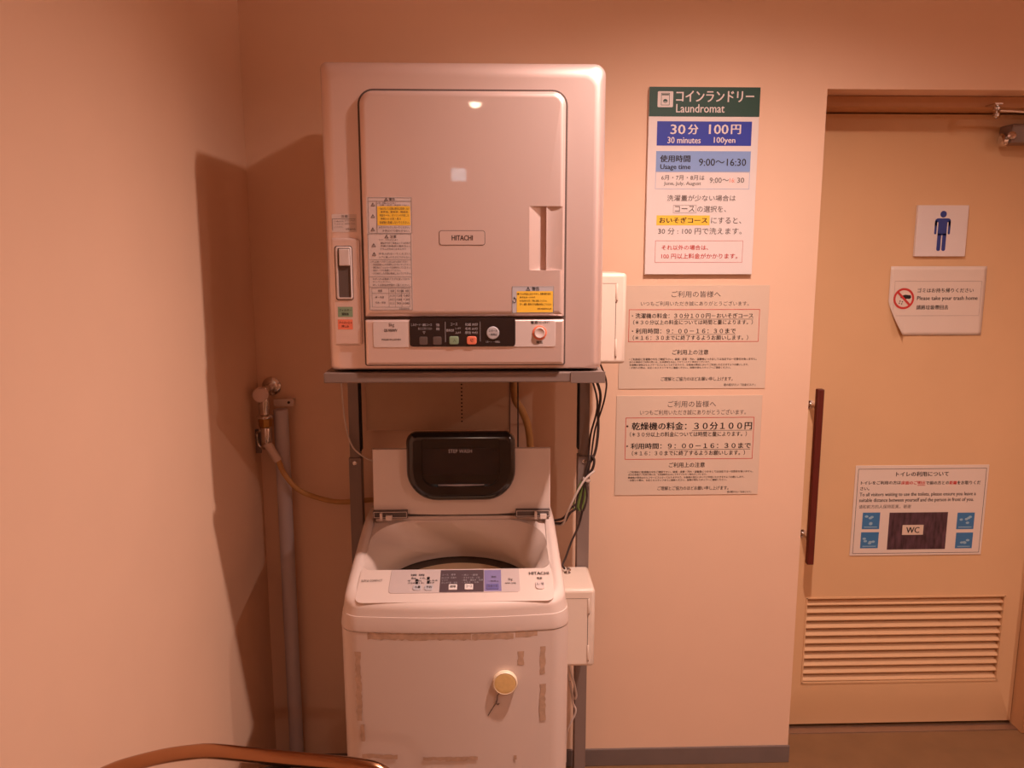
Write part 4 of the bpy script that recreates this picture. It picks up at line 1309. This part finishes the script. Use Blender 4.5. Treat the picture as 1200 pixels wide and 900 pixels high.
MB().tube([(0.279, -0.135, 1.379), (0.3191, -0.14, 1.2525), (0.3009, -0.14, 1.1515), (0.2946, -0.146, 1.0748), (0.2841, -0.152, 1.021),
           (0.2647, -0.152, 0.9694), (0.2753, -0.152, 0.9328), (0.2896, -0.152, 0.9873)], 0.0028, 8).obj('power_cord', M_CABLEB, cb)
for k, (dx, m) in enumerate(((-4, M_CABLEG), (-1.5, M_CABLEB), (1.5, M_CABLEG), (4, M_CABLEB))):
    ddx = dx * 0.0026
    bx0 = 0.2748
    top = 1.0158; bot = 0.9328
    zm = (top + bot) / 2
    MB().tube([(bx0 + 0.006 + ddx * .4, -0.150 - k * 0.003, top), (bx0 + ddx + 0.006, -0.153 - k * 0.003, zm), (bx0 + ddx - 0.004, -0.155 - k * 0.003, bot), (bx0 + ddx - 0.012, -0.153 - k * 0.003, bot + 0.006),
               (bx0 + ddx - 0.006, -0.151 - k * 0.003, zm), (bx0 + 0.004 + ddx * .4, -0.150 - k * 0.003, top)], 0.0027, 8).obj('cable_loop', m, cb)
MB().tube([(0.3125, -0.158, 1.0492), (0.2841, -0.166, 1.0267), (0.2598, -0.168, 0.9859), (0.2356, -0.15, 0.9228), (0.2246, -0.08, 0.8592), (0.175, -0.045, 0.86)], 0.0034, 8).obj('white_cord', M_CABLEW, cb)
for q in (0, 1):
    MB().tube([(0.2725, -0.150, 0.9537 - q * 0.012), (0.2425, -0.150, 0.9332 - q * 0.014), (0.227, -0.085, 0.8808 - q * 0.014), (0.175, -0.050, 0.86)], 0.0036, 8).obj('washer_cord', M_CABLEB, cb)
MB().tube([(0.2827, -0.148, 0.9484), (0.2709, -0.148, 0.8857), (0.2488, -0.15, 0.8332), (0.2315, -0.155, 0.7857), (0.222, -0.16, 0.765), (0.226, -0.175, 0.757)], 0.0032, 8).obj('coin_box_cord', M_CABLEB, cb)
MB().lathe([(0.012, -0.003), (0.0125, 0), (0.012, 0.004)], (0.2891, -0.152, 1.0209), (0.4, -0.05, 1), 16).obj('cable_tie', M_CABLEW, cb)
bc = thing('white_cable', 'short white cables dangling under the coin box beside the washing machine', 'cable', (0.25, -0.15, 0.33))
MB().tube([(0.225, -0.150, 0.513), (0.2545, -0.155, 0.4058), (0.264, -0.155, 0.3694), (0.2683, -0.155, 0.3385), (0.2606, -0.15, 0.3302), (0.2495, -0.147, 0.3836)], 0.0032, 8).obj('cable_loop', M_CABLEW, bc)
MB().tube([(0.222, -0.144, 0.514), (0.2519, -0.14, 0.358), (0.2604, -0.138, 0.307), (0.2687, -0.136, 0.2727), (0.243, -0.13, 0.20), (0.240, -0.128, 0.10)], 0.0032, 8).obj('cable_tail', M_CABLEW, bc)

# ---------------------------------------------------------------- chair in the foreground, only its bronze top rail in the frame
ch = thing('chair', 'bronze tubular chair in front of the washing machine, its curved top rail showing', 'chair', (-0.40, -1.40, 0))
rail = [(-0.655, -1.165, 0.012), (-0.669, -1.145, 0.40), (-0.671, -1.145, 0.74)]
for p in (((-0.6862, 0.7642), -1.147), ((-0.6698, 0.7887), -1.150), ((-0.6461, 0.8038), -1.155), ((-0.6141, 0.8178), -1.160), ((-0.5526, 0.8371), -1.167), ((-0.5003, 0.8473), -1.172),
          ((-0.4624, 0.8521), -1.178), ((-0.3891, 0.8487), -1.187), ((-0.3166, 0.8448), -1.195), ((-0.2445, 0.8424), -1.204), ((-0.2014, 0.8394), -1.210),
          ((-0.1801, 0.8332), -1.213), ((-0.1632, 0.821), -1.216), ((-0.1538, 0.7973), -1.218)):
    rail.append((p[0][0], p[1], p[0][1]))
rail += [(-0.150, -1.221, 0.74), (-0.148, -1.225, 0.40), (-0.160, -1.235, 0.012)]
MB().tube(rail, 0.0122, 16, 5).obj('back_frame', M_BRONZE, ch)
zt_ = 0.8312
b = MB()
arc = rr(-0.045, 0.40, 0.045, zt_, (0.01, 0.01, 0.040, 0.040), 8)
rings = []
for yo, ins in ((-0.008, 0.004), (-0.005, 0), (0.005, 0), (0.008, 0.004)):
    rings.append([(-0.352 + x, -1.195 + yo - 0.15 * x, z) for x, z in arc(ins)])
b.loft(rings)
b.obj('back_splat', M_SEAT, ch)
b = MB()
rings = []
for z, ins in ((0.415, 0.006), (0.420, 0), (0.447, 0), (0.458, 0.012)):
    rings.append([(-0.408 + x - 0.15 * y, -1.205 - y - 0.15 * x, z) for x, y in rr(-0.245 + ins, 0.0 + ins, 0.245 - ins, 0.42 - ins, 0.05, 6)(0)])
b.loft(rings)
b.obj('seat', M_SEAT, ch)
for x0, y0, sgn in ((-0.668, -1.145, -1), (-0.148, -1.225, 1)):
    MB().tube([(x0, y0, 0.402), (x0 - 0.052, y0 - 0.36, 0.402) if sgn > 0 else (x0 + 0.0, y0 - 0.36, 0.402), (x0 - 0.060 if sgn > 0 else x0, y0 - 0.42, 0.375),
               (x0 - 0.062 if sgn > 0 else x0, y0 - 0.435, 0.28), (x0 - 0.062 if sgn > 0 else x0, y0 - 0.44, 0.012)], 0.0115, 14, 5).obj('front_leg', M_BRONZE, ch)
    MB().lathe([(0.016, 0), (0.016, 0.016), (0.0125, 0.022)], (x0 - 0.062 if sgn > 0 else x0, y0 - 0.44, 0), (0, 0, 1), 18).obj('rubber_foot', M_RUBBER, ch)
    MB().lathe([(0.016, 0), (0.016, 0.016), (0.0125, 0.022)], (x0 + 0.013 if sgn < 0 else x0 - 0.012, y0 - (0.02 if sgn < 0 else 0.01), 0), (0, 0, 1), 18).obj('rubber_foot', M_RUBBER, ch)
for q in (0.03, 0.34):
    MB().tube([(-0.668 if q < 0.1 else -0.668, -1.145 - q, 0.402), (-0.148 - 0.145 * q, -1.225 - q, 0.402)], 0.010, 12, 1).obj('cross_rail', M_BRONZE, ch)
